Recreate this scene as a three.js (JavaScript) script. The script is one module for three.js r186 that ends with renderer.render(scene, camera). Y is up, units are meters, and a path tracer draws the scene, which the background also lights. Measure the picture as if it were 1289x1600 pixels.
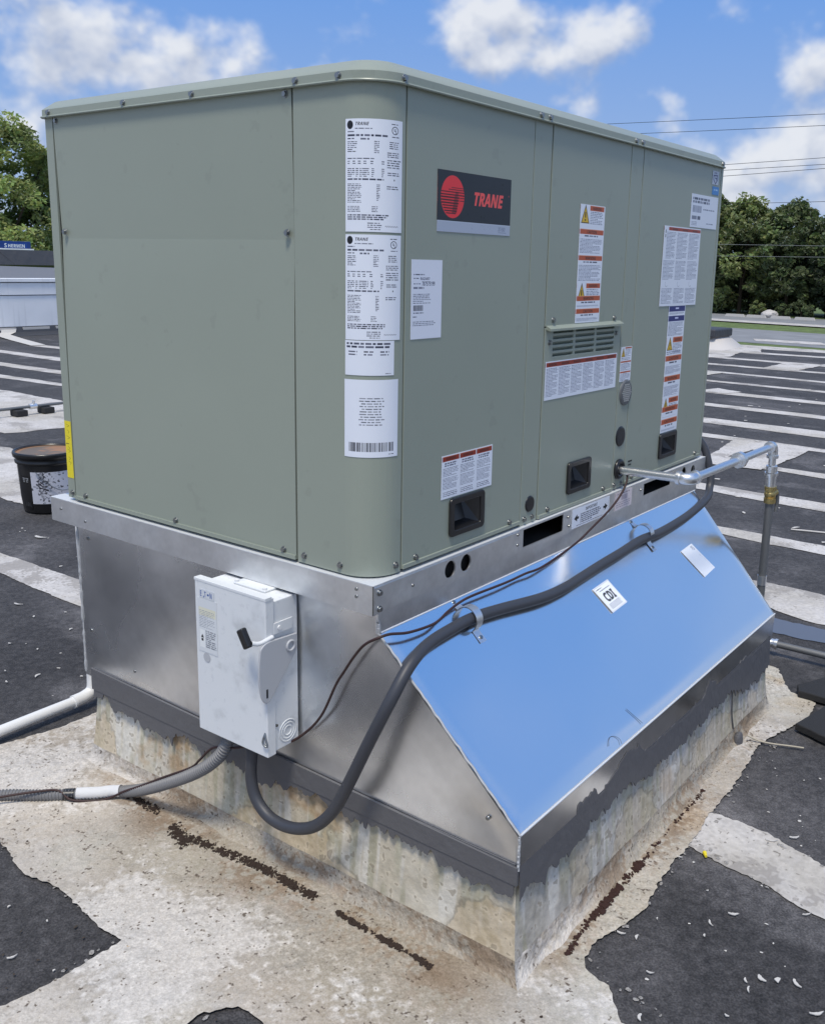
import * as THREE from 'three';
import { RoundedBoxGeometry } from 'three/addons/geometries/RoundedBoxGeometry.js';
import { mergeGeometries, toCreasedNormals } from 'three/addons/utils/BufferGeometryUtils.js';

// ---------------------------------------------------------------- camera, light, exposure
const W = 1289, H = 1600, F = 1481.09;
const scene = new THREE.Scene();
const camera = new THREE.PerspectiveCamera(2 * Math.atan(H / 2 / F) * 180 / Math.PI, W / H, 0.05, 2000);
{
  const yaw = 0.9447, pit = -0.2148, rol = 0.0236;
  const fwd = new THREE.Vector3(Math.sin(yaw) * Math.cos(pit), Math.sin(pit), -Math.cos(yaw) * Math.cos(pit));
  camera.position.set(-1.6403, 1.642, 1.3976);
  const right = new THREE.Vector3(Math.cos(yaw), 0, Math.sin(yaw));
  const up0 = new THREE.Vector3().crossVectors(right, fwd);
  camera.up.copy(up0).multiplyScalar(Math.cos(rol)).addScaledVector(right, -Math.sin(rol));
  camera.lookAt(camera.position.clone().add(fwd));
  camera.setViewOffset(W, H, -55.31, 64.12, W, H);
}
const renderer = new THREE.WebGLRenderer({ antialias: true });
renderer.setSize(824, 1024);
renderer.toneMapping = THREE.LinearToneMapping;
renderer.toneMappingExposure = 1.0;
renderer.shadowMap.enabled = true;
renderer.shadowMap.type = THREE.PCFSoftShadowMap;

const SUN = new THREE.Vector3(-0.36, 0.90, 0.17).normalize();
const sun = new THREE.DirectionalLight(new THREE.Color(1.0, 0.92, 0.79), 2.9);
sun.position.copy(SUN).multiplyScalar(30);
sun.castShadow = true;
sun.shadow.radius = 22;
sun.shadow.mapSize.set(2048, 2048);
Object.assign(sun.shadow.camera, { left: -24, right: 24, top: 24, bottom: -24, near: 1, far: 90 });
scene.add(sun); scene.add(sun.target);

// ---------------------------------------------------------------- random and noise
function rng(seed) { let s = seed >>> 0; return () => { s = (s + 0x6D2B79F5) >>> 0; let t = s; t = Math.imul(t ^ (t >>> 15), t | 1); t ^= t + Math.imul(t ^ (t >>> 7), t | 61); return ((t ^ (t >>> 14)) >>> 0) / 4294967296; }; }
const PERM = new Uint8Array(512), VAL = new Float32Array(256);
{ const r = rng(77), p = [...Array(256).keys()]; for (let i = 255; i > 0; i--) { const j = Math.floor(r() * (i + 1)); [p[i], p[j]] = [p[j], p[i]]; } for (let i = 0; i < 512; i++) PERM[i] = p[i & 255]; for (let i = 0; i < 256; i++) VAL[i] = r(); }
function n2(x, y, px, py, seed = 0) {           // value noise, periodic in px, py cells (<= 256)
  let x0 = Math.floor(x), y0 = Math.floor(y); let fx = x - x0, fy = y - y0;
  fx = fx * fx * (3 - 2 * fx); fy = fy * fy * (3 - 2 * fy);
  const a = ((x0 % px) + px) % px, b = (a + 1) % px, c = ((y0 % py) + py) % py, d = (c + 1) % py;
  const A = PERM[(a + seed) & 255], B = PERM[(b + seed) & 255];
  const v00 = VAL[PERM[(A + c) & 511]], v10 = VAL[PERM[(B + c) & 511]], v01 = VAL[PERM[(A + d) & 511]], v11 = VAL[PERM[(B + d) & 511]];
  const u = v00 + (v10 - v00) * fx, w = v01 + (v11 - v01) * fx;
  return u + (w - u) * fy;
}
function fbm(u, v, cells, oct, seed = 0) {      // u, v in 0..1, tileable
  let s = 0, a = 0.5, t = 0, c = cells;
  for (let i = 0; i < oct; i++) { const k = Math.min(c, 256); s += a * n2(u * k, v * k, k, k, seed + i * 37); t += a; a *= 0.55; c *= 2; }
  return s / t;
}
function n3(x, y, z) {
  const xi = Math.floor(x), yi = Math.floor(y), zi = Math.floor(z);
  let fx = x - xi, fy = y - yi, fz = z - zi;
  fx = fx * fx * (3 - 2 * fx); fy = fy * fy * (3 - 2 * fy); fz = fz * fz * (3 - 2 * fz);
  const a = xi & 255, b = (xi + 1) & 255, c = yi & 255, d = (yi + 1) & 255, e = zi & 255, g = (zi + 1) & 255;
  const A = PERM[a], B = PERM[b], AC = PERM[A + c], AD = PERM[A + d], BC = PERM[B + c], BD = PERM[B + d];
  const L = (p, q, t) => p + (q - p) * t;
  return L(L(L(VAL[PERM[AC + e]], VAL[PERM[BC + e]], fx), L(VAL[PERM[AD + e]], VAL[PERM[BD + e]], fx), fy), L(L(VAL[PERM[AC + g]], VAL[PERM[BC + g]], fx), L(VAL[PERM[AD + g]], VAL[PERM[BD + g]], fx), fy), fz);
}
function fbm3(x, y, z, oct) { let s = 0, a = 0.5, t = 0; for (let i = 0; i < oct; i++) { s += a * n3(x, y, z); t += a; a *= 0.52; x = x * 2.03 + 11.3; y = y * 2.03 + 5.7; z = z * 2.03 + 3.1; } return s / t; }
const clamp = (x, a = 0, b = 1) => Math.min(b, Math.max(a, x));
const sstep = (a, b, x) => { const t = clamp((x - a) / (b - a)); return t * t * (3 - 2 * t); };
const mix = (a, b, t) => a + (b - a) * t;
const mix3 = (a, b, t) => [mix(a[0], b[0], t), mix(a[1], b[1], t), mix(a[2], b[2], t)];

// ---------------------------------------------------------------- sky: blue air with scattered cumulus, computed
{
  const w = 4096, h = 2048, data = new Float32Array(w * h * 4);
  // cumulus groups: azimuth, elevation (degrees), half sizes, strength
  const B = [[31.6, 10.4, 1.5, 1.4, .24], [33.4, 9.6, 2.0, 1.4, .26], [36.2, 9.4, 2.8, 1.3, .26], [39.6, 9.3, 3.0, 1.3, .26], [43.2, 9.6, 2.6, 1.2, .25], [35.6, 12.8, 4.2, 1.7, .22], [33, 11.4, 2.5, 1.2, .14], [39, 11.4, 4, 1.2, .14], [31, 13, 2.5, 1.8, .16], [47, 10.2, 2.5, .8, .12], [31.0, 6.4, 1.6, 1.2, .24], [42.6, 11.4, 1.0, .5, .08],
    [54.8, 11.5, 1.9, 1.7, .33], [55.6, 13.6, 2.6, 1.8, .34], [57.8, 12.0, 2.2, 1.6, .32], [60.2, 12.1, 2.2, 1.5, .31], [62.2, 12.6, 1.9, 1.5, .30], [63.8, 13.1, 1.4, 1.1, .25],
    [61.4, 8.7, 1.1, .9, .38], [61.2, 9.8, 1.0, .35, .12], [63.7, 9.4, 1.4, .4, .12],
    [72.6, 10.4, 1.2, 1.3, .3], [74.6, 9.4, 2.0, 2.4, .34], [76.5, 8, 3, 3, .34], [73.8, 6.4, 2.0, 1.5, .26], [71.0, 5.6, 3.2, 1.8, .26], [70.4, 6.3, .7, .8, .2], [74.5, 4.4, 4, 2.2, .27], [70, 3.8, 3.5, 1.6, .24], [76, 12.6, 1.2, 1.4, .2]];
  const cloudOf = (dx, dy, dz, az, el) => {
    const inFrame = sstep(18, 26, az) * (1 - sstep(82, 92, az)) * (1 - sstep(17, 24, el));
    let bias = 0;
    if (inFrame > 0.001) for (const b of B) { const u = (az - b[0]) / b[2], v = (el - b[1]) / b[3], q = u * u + v * v; if (q < 9) bias += b[4] * Math.exp(-q * 0.9); }
    const calm = sstep(80, 90, az) * (1 - sstep(150, 175, az)) * (1 - sstep(45, 62, el));
    const f = fbm3(dx * 7 + 3, dy * 11 + 9, dz * 7 + 20, 5);
    const fd = fbm3(dx * 20 + 31, dy * 26 + 4, dz * 20 + 2, 5);
    const base = mix(f - 0.01, 0.30, inFrame), fe = fbm3(dx * 75 + 5, dy * 95 + 1, dz * 75 + 8, 4);
    return (base - calm * 0.20) + Math.min(bias, 0.40) * inFrame * 0.92 + (fd - 0.5) * 0.85 * (0.35 + 0.65 * Math.max(inFrame, 0.5)) + (fe - 0.5) * 0.20;
  };
  for (let j = 0; j < h; j++) {
    const el = ((j + 0.5) / h - 0.5) * Math.PI, dy = Math.sin(el), ce = Math.cos(el), eld = el * 180 / Math.PI;
    for (let i = 0; i < w; i++) {
      const ph = ((i + 0.5) / w - 0.5) * 2 * Math.PI, dx = Math.cos(ph) * ce, dz = Math.sin(ph) * ce, o = (j * w + i) * 4;
      let c;
      if (eld < -1) c = [0.17, 0.165, 0.155];
      else {
        const az = Math.atan2(dx, -dz) * 180 / Math.PI, e = Math.max(0, eld);
        const t = Math.pow(clamp(e / (15 + 14 * sstep(76, 108, az) * (1 - sstep(150, 195, az)))), 0.75);
        c = mix3([0.44, 0.56, 0.75], [0.16, 0.345, 0.765], t);
        c = mix3(c, [0.132, 0.312, 0.735], sstep(15, 42, e));
        const cs = Math.max(0, dx * SUN.x + dy * SUN.y + dz * SUN.z);
        const gl = 0.55 * Math.pow(cs, 5);
        c = [c[0] + gl * 0.75, c[1] + gl * 0.88, c[2] + gl * 1.0];
        if (e > 0.2) {
          const d = cloudOf(dx, dy, dz, az, eld);
          const a = sstep(0.37, 0.73, d);
          if (a > 0) {
            const up = cloudOf(dx - 0.012, dy + 0.018, dz + 0.006, az - 0.5, eld + 1.0);
            const lit = clamp(0.60 + (d - up) * 2.6 - Math.max(0, d - 0.66) * 1.1 + (fbm3(dx * 40, dy * 50, dz * 40, 4) - 0.5) * 0.7);
            let cc = mix3([0.40, 0.47, 0.63], [0.81, 0.835, 0.885], lit);
            const boost = 1 + 0.5 * Math.pow(cs, 4);
            cc = cc.map((x) => x * boost);
            c = mix3(c, cc, a * 0.94);
          }
        }
        if (eld < 0) c = mix3([0.17, 0.165, 0.155], c, eld + 1);
      }
      data[o] = c[0]; data[o + 1] = c[1]; data[o + 2] = c[2]; data[o + 3] = 1;
    }
  }
  const tex = new THREE.DataTexture(data, w, h, THREE.RGBAFormat, THREE.FloatType);
  tex.mapping = THREE.EquirectangularReflectionMapping; tex.minFilter = tex.magFilter = THREE.LinearFilter; tex.needsUpdate = true;
  scene.background = tex; scene.environment = tex;
}

// ---------------------------------------------------------------- textures
function tile(size, fn, srgb = true) {
  const d = new Uint8Array(size * size * 4);
  for (let j = 0; j < size; j++) for (let i = 0; i < size; i++) {
    const c = fn(i / size, j / size), o = (j * size + i) * 4;
    if (typeof c === 'number') d[o] = d[o + 1] = d[o + 2] = clamp(c) * 255; else { d[o] = clamp(c[0]) * 255; d[o + 1] = clamp(c[1]) * 255; d[o + 2] = clamp(c[2]) * 255; }
    d[o + 3] = 255;
  }
  const t = new THREE.DataTexture(d, size, size); t.wrapS = t.wrapT = THREE.RepeatWrapping; t.magFilter = THREE.LinearFilter; t.minFilter = THREE.LinearMipmapLinearFilter; t.generateMipmaps = true;
  if (srgb) t.colorSpace = THREE.SRGBColorSpace; t.needsUpdate = true; return t;
}
const per = (t, metres) => { const c = t.clone(); c.repeat.set(1 / metres, 1 / metres); c.needsUpdate = true; return c; };
function canvasTex(w, h, draw) {
  const c = document.createElement('canvas'); c.width = w; c.height = h; const g = c.getContext('2d'); draw(g, w, h);
  const t = new THREE.CanvasTexture(c); t.colorSpace = THREE.SRGBColorSpace; t.anisotropy = 8; return t;
}
const hash = (i, j) => VAL[PERM[(PERM[i & 255] + (j & 255)) & 511]];
const fine = tile(512, (u, v) => 0.5 + (fbm(u, v, 64, 3, 5) - 0.5) * 0.9 + (hash(u * 512, v * 512) - 0.5) * 0.25, false);
const lumpy = tile(512, (u, v) => fbm(u, v, 6, 6, 9), false);
const asphaltMap = tile(1024, (u, v) => {
  const b = 0.225 + (fbm(u, v, 4, 5, 3) - 0.5) * 0.10 + (hash(u * 1024, v * 1024) - 0.5) * 0.15 + (fbm(u, v, 180, 2, 8) - 0.5) * 0.12;
  const dust = sstep(0.58, 0.74, fbm(u, v, 9, 5, 61)) * (0.3 + 0.7 * hash(u * 1024 + 7, v * 1024)) * 0.14;
  const dry = sstep(0.55, 0.7, fbm(u, v, 3, 6, 91)) * 0.06;
  const k = b + dust + dry; return [k * 0.99, k * 0.97, k * 0.965 + 0.006];
});
const coatMap = tile(1024, (u, v) => {
  const f = fbm(u, v, 5, 7, 13), g2 = fbm(u, v, 40, 4, 44), s = fbm(u, v, 190, 2, 4);
  let c = mix3([0.745, 0.73, 0.715], [0.69, 0.67, 0.64], sstep(0.38, 0.66, f + (g2 - 0.5) * 0.3));
  c = c.map((x) => x + (g2 - 0.5) * 0.10 + (s - 0.5) * 0.12 + (hash(u * 1024, v * 1024) - 0.5) * 0.04); c = mix3(c, [0.50, 0.48, 0.46], sstep(0.60, 0.70, fbm(u, v, 9, 7, 99) + (s - 0.5) * 0.35) * 0.55); const q2 = fbm(u, v, 250, 1, 71); c = mix3(c, [0.42, 0.40, 0.37], sstep(0.93, 0.97, q2 + (g2 - 0.5) * 0.25) * 0.7);
  return c;
});
const nearCoatMap = (() => {           // coating round the curb: x -1.9..2.5, z -1.9..2.5, stains and bare patches where they lie
  const S = 2048, X0 = -1.9, Z0 = -1.9, L = 4.4;
  return tile(S, (u, v) => {
    const x = X0 + u * L, z = Z0 + v * L;
    const a = fbm(u, v, 6, 7, 3), b = fbm(u, v, 20, 6, 51), c2 = fbm3(x * 70, 3.3, z * 70, 4), d = fbm(u, v, 4, 6, 141), g = hash(u * S, v * S), r = fbm3(x * 210, 9.1, z * 210, 3), sp = fbm3(x * 130 + 40, 1.7, z * 130, 2), big = fbm3(x * 24 + 9, 6.1, z * 24, 3);
    let c = mix3([0.695, 0.66, 0.61], [0.745, 0.72, 0.685], sstep(0.36, 0.62, a + (c2 - 0.5) * 0.3));
    c = mix3(c, [0.80, 0.785, 0.77], sstep(0.50, 0.66, b + (c2 - 0.5) * 0.35) * sstep(0.44, 0.60, d) * 0.7);           // worn white patches
    const tanZone = 0.55 + 0.45 * (x < 0.05 && z < 0.35 ? 1 : 0) * sstep(0.35, 0.55, d + (c2 - 0.5) * 0.4);
    c = mix3(c, [0.665, 0.60, 0.505], sstep(0.48, 0.68, fbm(u, v, 5, 7, 201) + (c2 - 0.5) * 0.3) * 0.72 * tanZone);               // brown grime
    c = mix3(c, [0.60, 0.48, 0.34], sstep(0.58, 0.74, fbm(u, v, 11, 7, 87)) * 0.5 * (0.35 + c2));                       // rust-brown runs
    c = mix3(c, [0.655, 0.645, 0.57], sstep(0.58, 0.72, fbm(u, v, 7, 6, 23)) * 0.3);                                    // algae tint
    c = mix3(c, [0.555, 0.525, 0.485], sstep(0.50, 0.70, fbm(u, v, 5, 7, 160) + (c2 - 0.5) * 0.35 + (r - 0.5) * 0.15) * 0.55);   // trodden-in grime
    c = mix3(c, [0.80, 0.785, 0.765], sstep(0.58, 0.72, fbm(u, v, 9, 7, 34) + (c2 - 0.5) * 0.4) * 0.6);                       // rubbed pale patches
    c = c.map((q) => q + (c2 - 0.5) * 0.20 + (r - 0.5) * 0.22);
    c = mix3(c, [0.33, 0.29, 0.25], sstep(0.79, 0.83, sp + (big - 0.5) * 0.4) * 0.85);                   // dirt specks
    const wob = (fbm(u, v, 14, 5, 66) - 0.5) * 0.12, near = Math.max(0, 1 - Math.abs(x + 0.06 + wob) / 0.13) * sstep(-1.25, -1.0, z) * (1 - sstep(0.25, 0.5, z)) + Math.max(0, 1 - Math.abs(z - 0.475 + wob * 0.6) / 0.08) * sstep(0.0, 0.25, x) * (1 - sstep(1.3, 1.7, x));
    c = mix3(c, [0.42, 0.33, 0.24], clamp(near) * sstep(0.46, 0.66, b + (c2 - 0.5) * 0.8) * 0.6);                        // silt where water stands
    return c.map((q) => q * 0.985 + (g - 0.5) * 0.07);
  });
})();
const galvMap = tile(512, (u, v) => { const f = fbm(u, v, 9, 4, 7), s = fbm(u, v, 40, 2, 29); const k = 0.905 + (f - 0.5) * 0.10 + (s - 0.5) * 0.04; return [k * 0.99, k * 0.995, k * 1.0]; });
const galvRough = tile(512, (u, v) => clamp(0.50 + (fbm(u, v, 5, 4, 33) - 0.5) * 0.30), false);
const paintMap = tile(1024, (u, v) => { const f = fbm(u, v, 4, 5, 8), s = fbm(u * 1, v, 30, 4, 90); const k = 1 + (f - 0.5) * 0.04 + (hash(u * 1024, v * 1024) - 0.5) * 0.012 - sstep(0.76, 0.84, s) * 0.03; return [0.568 * k, 0.597 * k, 0.550 * k]; });
const grassMap = tile(512, (u, v) => { const f = fbm(u, v, 20, 5, 8), k = 0.75 + f * 0.6 + (hash(u * 512, v * 512) - 0.5) * 0.35; return [0.33 * k, 0.39 * k, 0.21 * k]; });
const roadMap = tile(512, (u, v) => { const k = 0.50 + (fbm(u, v, 6, 5, 4) - 0.5) * 0.12 + (hash(u * 512, v * 512) - 0.5) * 0.06; return [k * 0.985, k, k * 1.02]; });

const curbMaps = [5, 6].map((seed, which) => {     // stuccoed curb, 2 m x 0.4 m: grey coat, tan bare patches with a rim, drips
  const w = 2048, h = 512, d = new Uint8Array(w * h * 4);
  for (let j = 0; j < h; j++) for (let i = 0; i < w; i++) {
    const u = i / w, v = j / h, o = (j * w + i) * 4, U = u, V = v * 0.2;
    const a = fbm(U, V, 10, 6, seed * 7), b = fbm(U, V, 24, 5, seed * 11), f = fbm(U, V, 120, 3, seed), dr = n2(u * 150, v * 3, 150, 3, seed) * 0.6 + n2(u * 60, v * 2, 60, 2, seed + 9) * 0.4;
    let c = which ? [0.735, 0.715, 0.685] : [0.785, 0.76, 0.70];
    c = mix3(c, which ? [0.665, 0.645, 0.605] : [0.725, 0.69, 0.615], sstep(0.38, 0.64, a + (f - 0.5) * 0.2));
    c = mix3(c, [0.83, 0.82, 0.79], sstep(0.52, 0.72, dr) * 0.55);
    c = mix3(c, [0.60, 0.59, 0.50], sstep(0.52, 0.74, n2(u * 90, v * 2, 90, 2, seed + 3)) * 0.5);
    const pt = fbm(U, V, 6, 6, seed * 3 + 40) - (v - 0.34) * (which ? 0.35 : 0.42), inside = sstep(0.545, 0.56, pt), rim = sstep(0.525, 0.542, pt) * (1 - inside);
    c = mix3(c, mix3([0.78, 0.71, 0.60], [0.70, 0.62, 0.49], sstep(0.4, 0.62, b)), inside * (which ? 0.35 : 0.55));
    c = mix3(c, [0.47, 0.43, 0.37], rim * 0.35);
    c = mix3(c, [0.60, 0.46, 0.31], sstep(0.60, 0.72, fbm(U, V, 9, 6, seed + 77)) * (which ? 0.25 : 0.5));
    c = c.map((q) => q + (f - 0.5) * 0.20 + (b - 0.5) * 0.08); c = mix3(c, [0.40, 0.36, 0.30], sstep(0.70, 0.76, f) * 0.4);
    const g = (hash(i, j) - 0.5) * 0.06;
    d[o] = clamp(c[0] + g) * 255; d[o + 1] = clamp(c[1] + g) * 255; d[o + 2] = clamp(c[2] + g) * 255; d[o + 3] = 255;
  }
  const t = new THREE.DataTexture(d, w, h); t.wrapS = t.wrapT = THREE.RepeatWrapping; t.magFilter = THREE.LinearFilter; t.minFilter = THREE.LinearMipmapLinearFilter; t.generateMipmaps = true; t.colorSpace = THREE.SRGBColorSpace; t.repeat.set(0.5, 2.5); t.needsUpdate = true; return t;
});

// ---------------------------------------------------------------- materials
const Std = (o) => new THREE.MeshStandardMaterial({ roughness: 0.8, ...o });
const rgb = (r, g, b) => new THREE.Color().setRGB(r, g, b);
const M = {
  asphalt: Std({ map: per(asphaltMap, 3.1), bumpMap: per(fine, 0.35), bumpScale: 0.0034, roughness: 0.82 }),
  coat: Std({ map: per(coatMap, 2.3), bumpMap: per(lumpy, 0.5), bumpScale: 0.006, roughness: 0.85 }),
  nearCoat: Std({ map: (() => { const t = nearCoatMap; t.repeat.set(1 / 4.4, 1 / 4.4); t.offset.set(1.9 / 4.4, 1.9 / 4.4); return t; })(), bumpMap: per(lumpy, 0.31), bumpScale: 0.014, roughness: 0.86 }),
  curbLeft: Std({ map: curbMaps[0], bumpMap: per(lumpy, 0.19), bumpScale: 0.0032, roughness: 0.88 }),
  curbFront: Std({ map: curbMaps[1], bumpMap: per(lumpy, 0.17), bumpScale: 0.0028, roughness: 0.85 }),
  mastic: Std({ color: rgb(0.105, 0.105, 0.112), bumpMap: per(lumpy, 0.25), bumpScale: 0.003, roughness: 0.55 }),
  paint: Std({ map: per(paintMap, 1.7), roughness: 0.36 }),
  paintDark: Std({ color: rgb(0.03, 0.033, 0.03), roughness: 0.9 }),
  galv: Std({ map: per(galvMap, 0.5), roughnessMap: per(galvRough, 0.6), roughness: 0.75, metalness: 1 }),
  sheet: Std({ map: per(galvMap, 0.9), roughnessMap: per(galvRough, 1.1), roughness: 0.54, metalness: 1 }),
  pipeBand: Std({ color: rgb(0.72, 0.73, 0.74), roughness: 0.32, metalness: 0.9 }),
  mirror: Std({ color: rgb(0.96, 0.955, 0.94), roughnessMap: per(galvRough, 1.7), roughness: 0.36, metalness: 1 }),
  flange: Std({ color: rgb(0.70, 0.72, 0.74), roughness: 0.6, metalness: 0.35 }),
  lip: Std({ map: per(galvMap, 0.7), roughnessMap: per(galvRough, 0.5), roughness: 0.42, metalness: 1 }),
  pipeZinc: Std({ map: per(galvMap, 0.12), roughness: 0.34, metalness: 1 }),
  pipeGrey: Std({ color: rgb(0.17, 0.175, 0.18), roughness: 0.55, metalness: 0.55, bumpMap: per(lumpy, 0.1), bumpScale: 0.0006 }),
  brass: Std({ color: rgb(0.52, 0.40, 0.17), roughness: 0.34, metalness: 1, bumpMap: per(lumpy, 0.05), bumpScale: 0.0006 }),
  screw: Std({ color: rgb(0.30, 0.31, 0.31), roughness: 0.35, metalness: 1 }),
  black: Std({ color: rgb(0.012, 0.012, 0.013), roughness: 0.30 }),
  blackMatte: Std({ color: rgb(0.012, 0.012, 0.012), roughness: 0.9 }),
  conduit: Std({ color: rgb(0.042, 0.045, 0.055), roughness: 0.48 }),
  flex: Std({ color: rgb(0.17, 0.17, 0.175), roughness: 0.5 }),
  cable: Std({ color: rgb(0.035, 0.014, 0.013), roughness: 0.6 }),
  white: Std({ color: rgb(0.74, 0.75, 0.76), roughness: 0.5, bumpMap: per(fine, 0.3), bumpScale: 0.0004 }),
  pvc: Std({ color: rgb(0.76, 0.76, 0.75), roughness: 0.38 }),
  boxPaint: Std({ map: per(tile(512, (u, v) => { const s = sstep(0.55, 0.8, fbm(u, v, 5, 6, 15)) * 0.09 + sstep(0.72, 0.82, fbm(u, v, 30, 3, 6)) * 0.03; const k = 0.865 - s; return [k * 0.985, k, k * 1.01]; }), 0.45), roughness: 0.5 }),
  boxGrey: Std({ color: rgb(0.44, 0.455, 0.48), roughness: 0.5 }),
  tape: Std({ color: rgb(0.74, 0.74, 0.74), roughness: 0.4, bumpMap: per(lumpy, 0.06), bumpScale: 0.002 }),
  wall: Std({ map: per(tile(512, (u, v) => { const k = 0.92 + (fbm(u, v, 5, 5, 20) - 0.5) * 0.08 - sstep(0.6, 0.8, n2(u * 60, v * 2, 60, 2, 5)) * 0.03; return [k * 0.99, k, k * 1.015]; }), 3), roughness: 0.6 }),
  grey: Std({ color: rgb(0.14, 0.145, 0.16), roughness: 0.7, bumpMap: per(lumpy, 2), bumpScale: 0.02 }),
  membrane: Std({ color: rgb(0.035, 0.038, 0.046), roughness: 0.6, bumpMap: per(lumpy, 3), bumpScale: 0.05 }),
  rubber: Std({ color: rgb(0.022, 0.022, 0.023), roughness: 0.8, bumpMap: per(fine, 0.12), bumpScale: 0.003 }),
  grass: Std({ map: per(grassMap, 9), roughness: 0.95 }),
  road: Std({ map: per(roadMap, 11), roughness: 0.85 }),
  concrete: Std({ map: per(coatMap, 6), roughness: 0.9 }),
  trunk: Std({ color: rgb(0.06, 0.045, 0.03), roughness: 0.95 }),
  leaf: new THREE.MeshPhysicalMaterial({ vertexColors: true, roughness: 0.9, side: THREE.DoubleSide, transmission: 0.45, thickness: 0 }),
  dirt: Std({ color: rgb(0.030, 0.018, 0.012), roughness: 1 }),
  chip: Std({ color: rgb(0.54, 0.52, 0.49), roughness: 0.9 }),
  sealant: Std({ color: rgb(0.40, 0.41, 0.42), roughness: 0.55 }),
  rope: Std({ color: rgb(0.42, 0.38, 0.30), roughness: 0.9 }),
};

// ---------------------------------------------------------------- builders
const counts = {};
function numbered(name) { const k = counts[name] = (counts[name] ?? -1) + 1; return k ? `${name}_${String(k).padStart(3, '0')}` : name; }
function tag(o, label, category, group) { o.userData = { label, category, ...(group ? { group } : {}) }; return o; }
function shade(o) { o.castShadow = o.receiveShadow = true; return o; }
function thing(name, base, label, category, group) {
  const g = new THREE.Group(); g.name = numbered(name); g.position.set(...base); g.userData = { label, category, ...(group ? { group } : {}) }; scene.add(g); return g;
}
function rootOf(o) { while (o.parent && o.parent !== scene) o = o.parent; return o; }
function part(parent, name, geo, mat, label) {            // geo in world coordinates
  const b = rootOf(parent).position; geo.translate(-b.x, -b.y, -b.z);
  const m = shade(new THREE.Mesh(geo, mat)); m.name = name; if (label) m.userData.label = label; parent.add(m); return m;
}
function pin(parent, name, geo, mat, x, y, z, rot) {      // shared geometry set at a point
  const b = rootOf(parent).position, m = shade(new THREE.Mesh(geo, mat)); m.name = name; m.position.set(x - b.x, y - b.y, z - b.z); if (rot) m.rotation.set(...rot); parent.add(m); return m;
}
function single(name, geo, mat, label, category, group) { const m = shade(new THREE.Mesh(geo, mat)); m.name = numbered(name); tag(m, label, category, group); scene.add(m); return m; }
function struct(name, geo, mat) { const m = shade(new THREE.Mesh(geo, mat)); m.name = numbered(name); m.userData = { kind: 'structure' }; scene.add(m); return m; }
function uvBox(g) {                                        // uv in metres by the way each face points
  const q = g.index ? g.toNonIndexed() : g; const p = q.attributes.position, n = q.attributes.normal, uv = new Float32Array(p.count * 2);
  for (let i = 0; i < p.count; i += 3) {
    const nx = Math.abs(n.getX(i) + n.getX(i + 1) + n.getX(i + 2)), ny = Math.abs(n.getY(i) + n.getY(i + 1) + n.getY(i + 2)), nz = Math.abs(n.getZ(i) + n.getZ(i + 1) + n.getZ(i + 2));
    for (let k = i; k < i + 3; k++) {
      const x = p.getX(k), y = p.getY(k), z = p.getZ(k);
      if (ny >= nx && ny >= nz) { uv[k * 2] = x; uv[k * 2 + 1] = z; } else if (nx >= nz) { uv[k * 2] = z; uv[k * 2 + 1] = y; } else { uv[k * 2] = x; uv[k * 2 + 1] = y; }
    }
  }
  q.setAttribute('uv', new THREE.BufferAttribute(uv, 2)); return q;
}
function bx(x0, x1, y0, y1, z0, z1, r = 0) {
  const a = x1 - x0, b = y1 - y0, c = z1 - z0;
  const g = r ? new RoundedBoxGeometry(a, b, c, 2, Math.min(r, a / 2.01, b / 2.01, c / 2.01)) : new THREE.BoxGeometry(a, b, c);
  g.translate((x0 + x1) / 2, (y0 + y1) / 2, (z0 + z1) / 2); return uvBox(g);
}
const V = (x, y, z) => new THREE.Vector3(x, y, z);
function tube(pts, r, seg, rad = 12, tension = 0.5) { const c = new THREE.CatmullRomCurve3(pts.map((p) => V(...p)), false, 'catmullrom', tension); return new THREE.TubeGeometry(c, seg, r, rad, false); }
function cyl(a, b, r, r2 = r, seg = 20) {                  // cylinder between two points
  const A = V(...a), Bv = V(...b), d = Bv.clone().sub(A), g = new THREE.CylinderGeometry(r2, r, d.length(), seg, 1);
  g.applyQuaternion(new THREE.Quaternion().setFromUnitVectors(V(0, 1, 0), d.normalize())); g.translate((A.x + Bv.x) / 2, (A.y + Bv.y) / 2, (A.z + Bv.z) / 2); return g;
}
function merge(list) { return mergeGeometries(list.map((g) => { const q = g.index ? g.toNonIndexed() : g; for (const k of Object.keys(q.attributes)) if (!['position', 'normal', 'uv'].includes(k)) q.deleteAttribute(k); return q; })); }
function extrudeZ(shape, z0, z1, bev = 0) {                // shape in x, y
  const g = new THREE.ExtrudeGeometry(shape, { depth: z1 - z0 - 2 * bev, bevelEnabled: bev > 0, bevelSize: bev, bevelThickness: bev, bevelOffset: -bev, bevelSegments: 2, curveSegments: 24 });
  g.translate(0, 0, z0 + bev); return uvBox(g);
}
function extrudeY(pts, y0, y1) {                           // outline in x, z
  const s = new THREE.Shape(pts.map((p) => new THREE.Vector2(p[0], -p[1])));
  const g = new THREE.ExtrudeGeometry(s, { depth: y1 - y0, bevelEnabled: false }); g.rotateX(-Math.PI / 2); g.translate(0, y0, 0); return uvBox(g);
}
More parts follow.
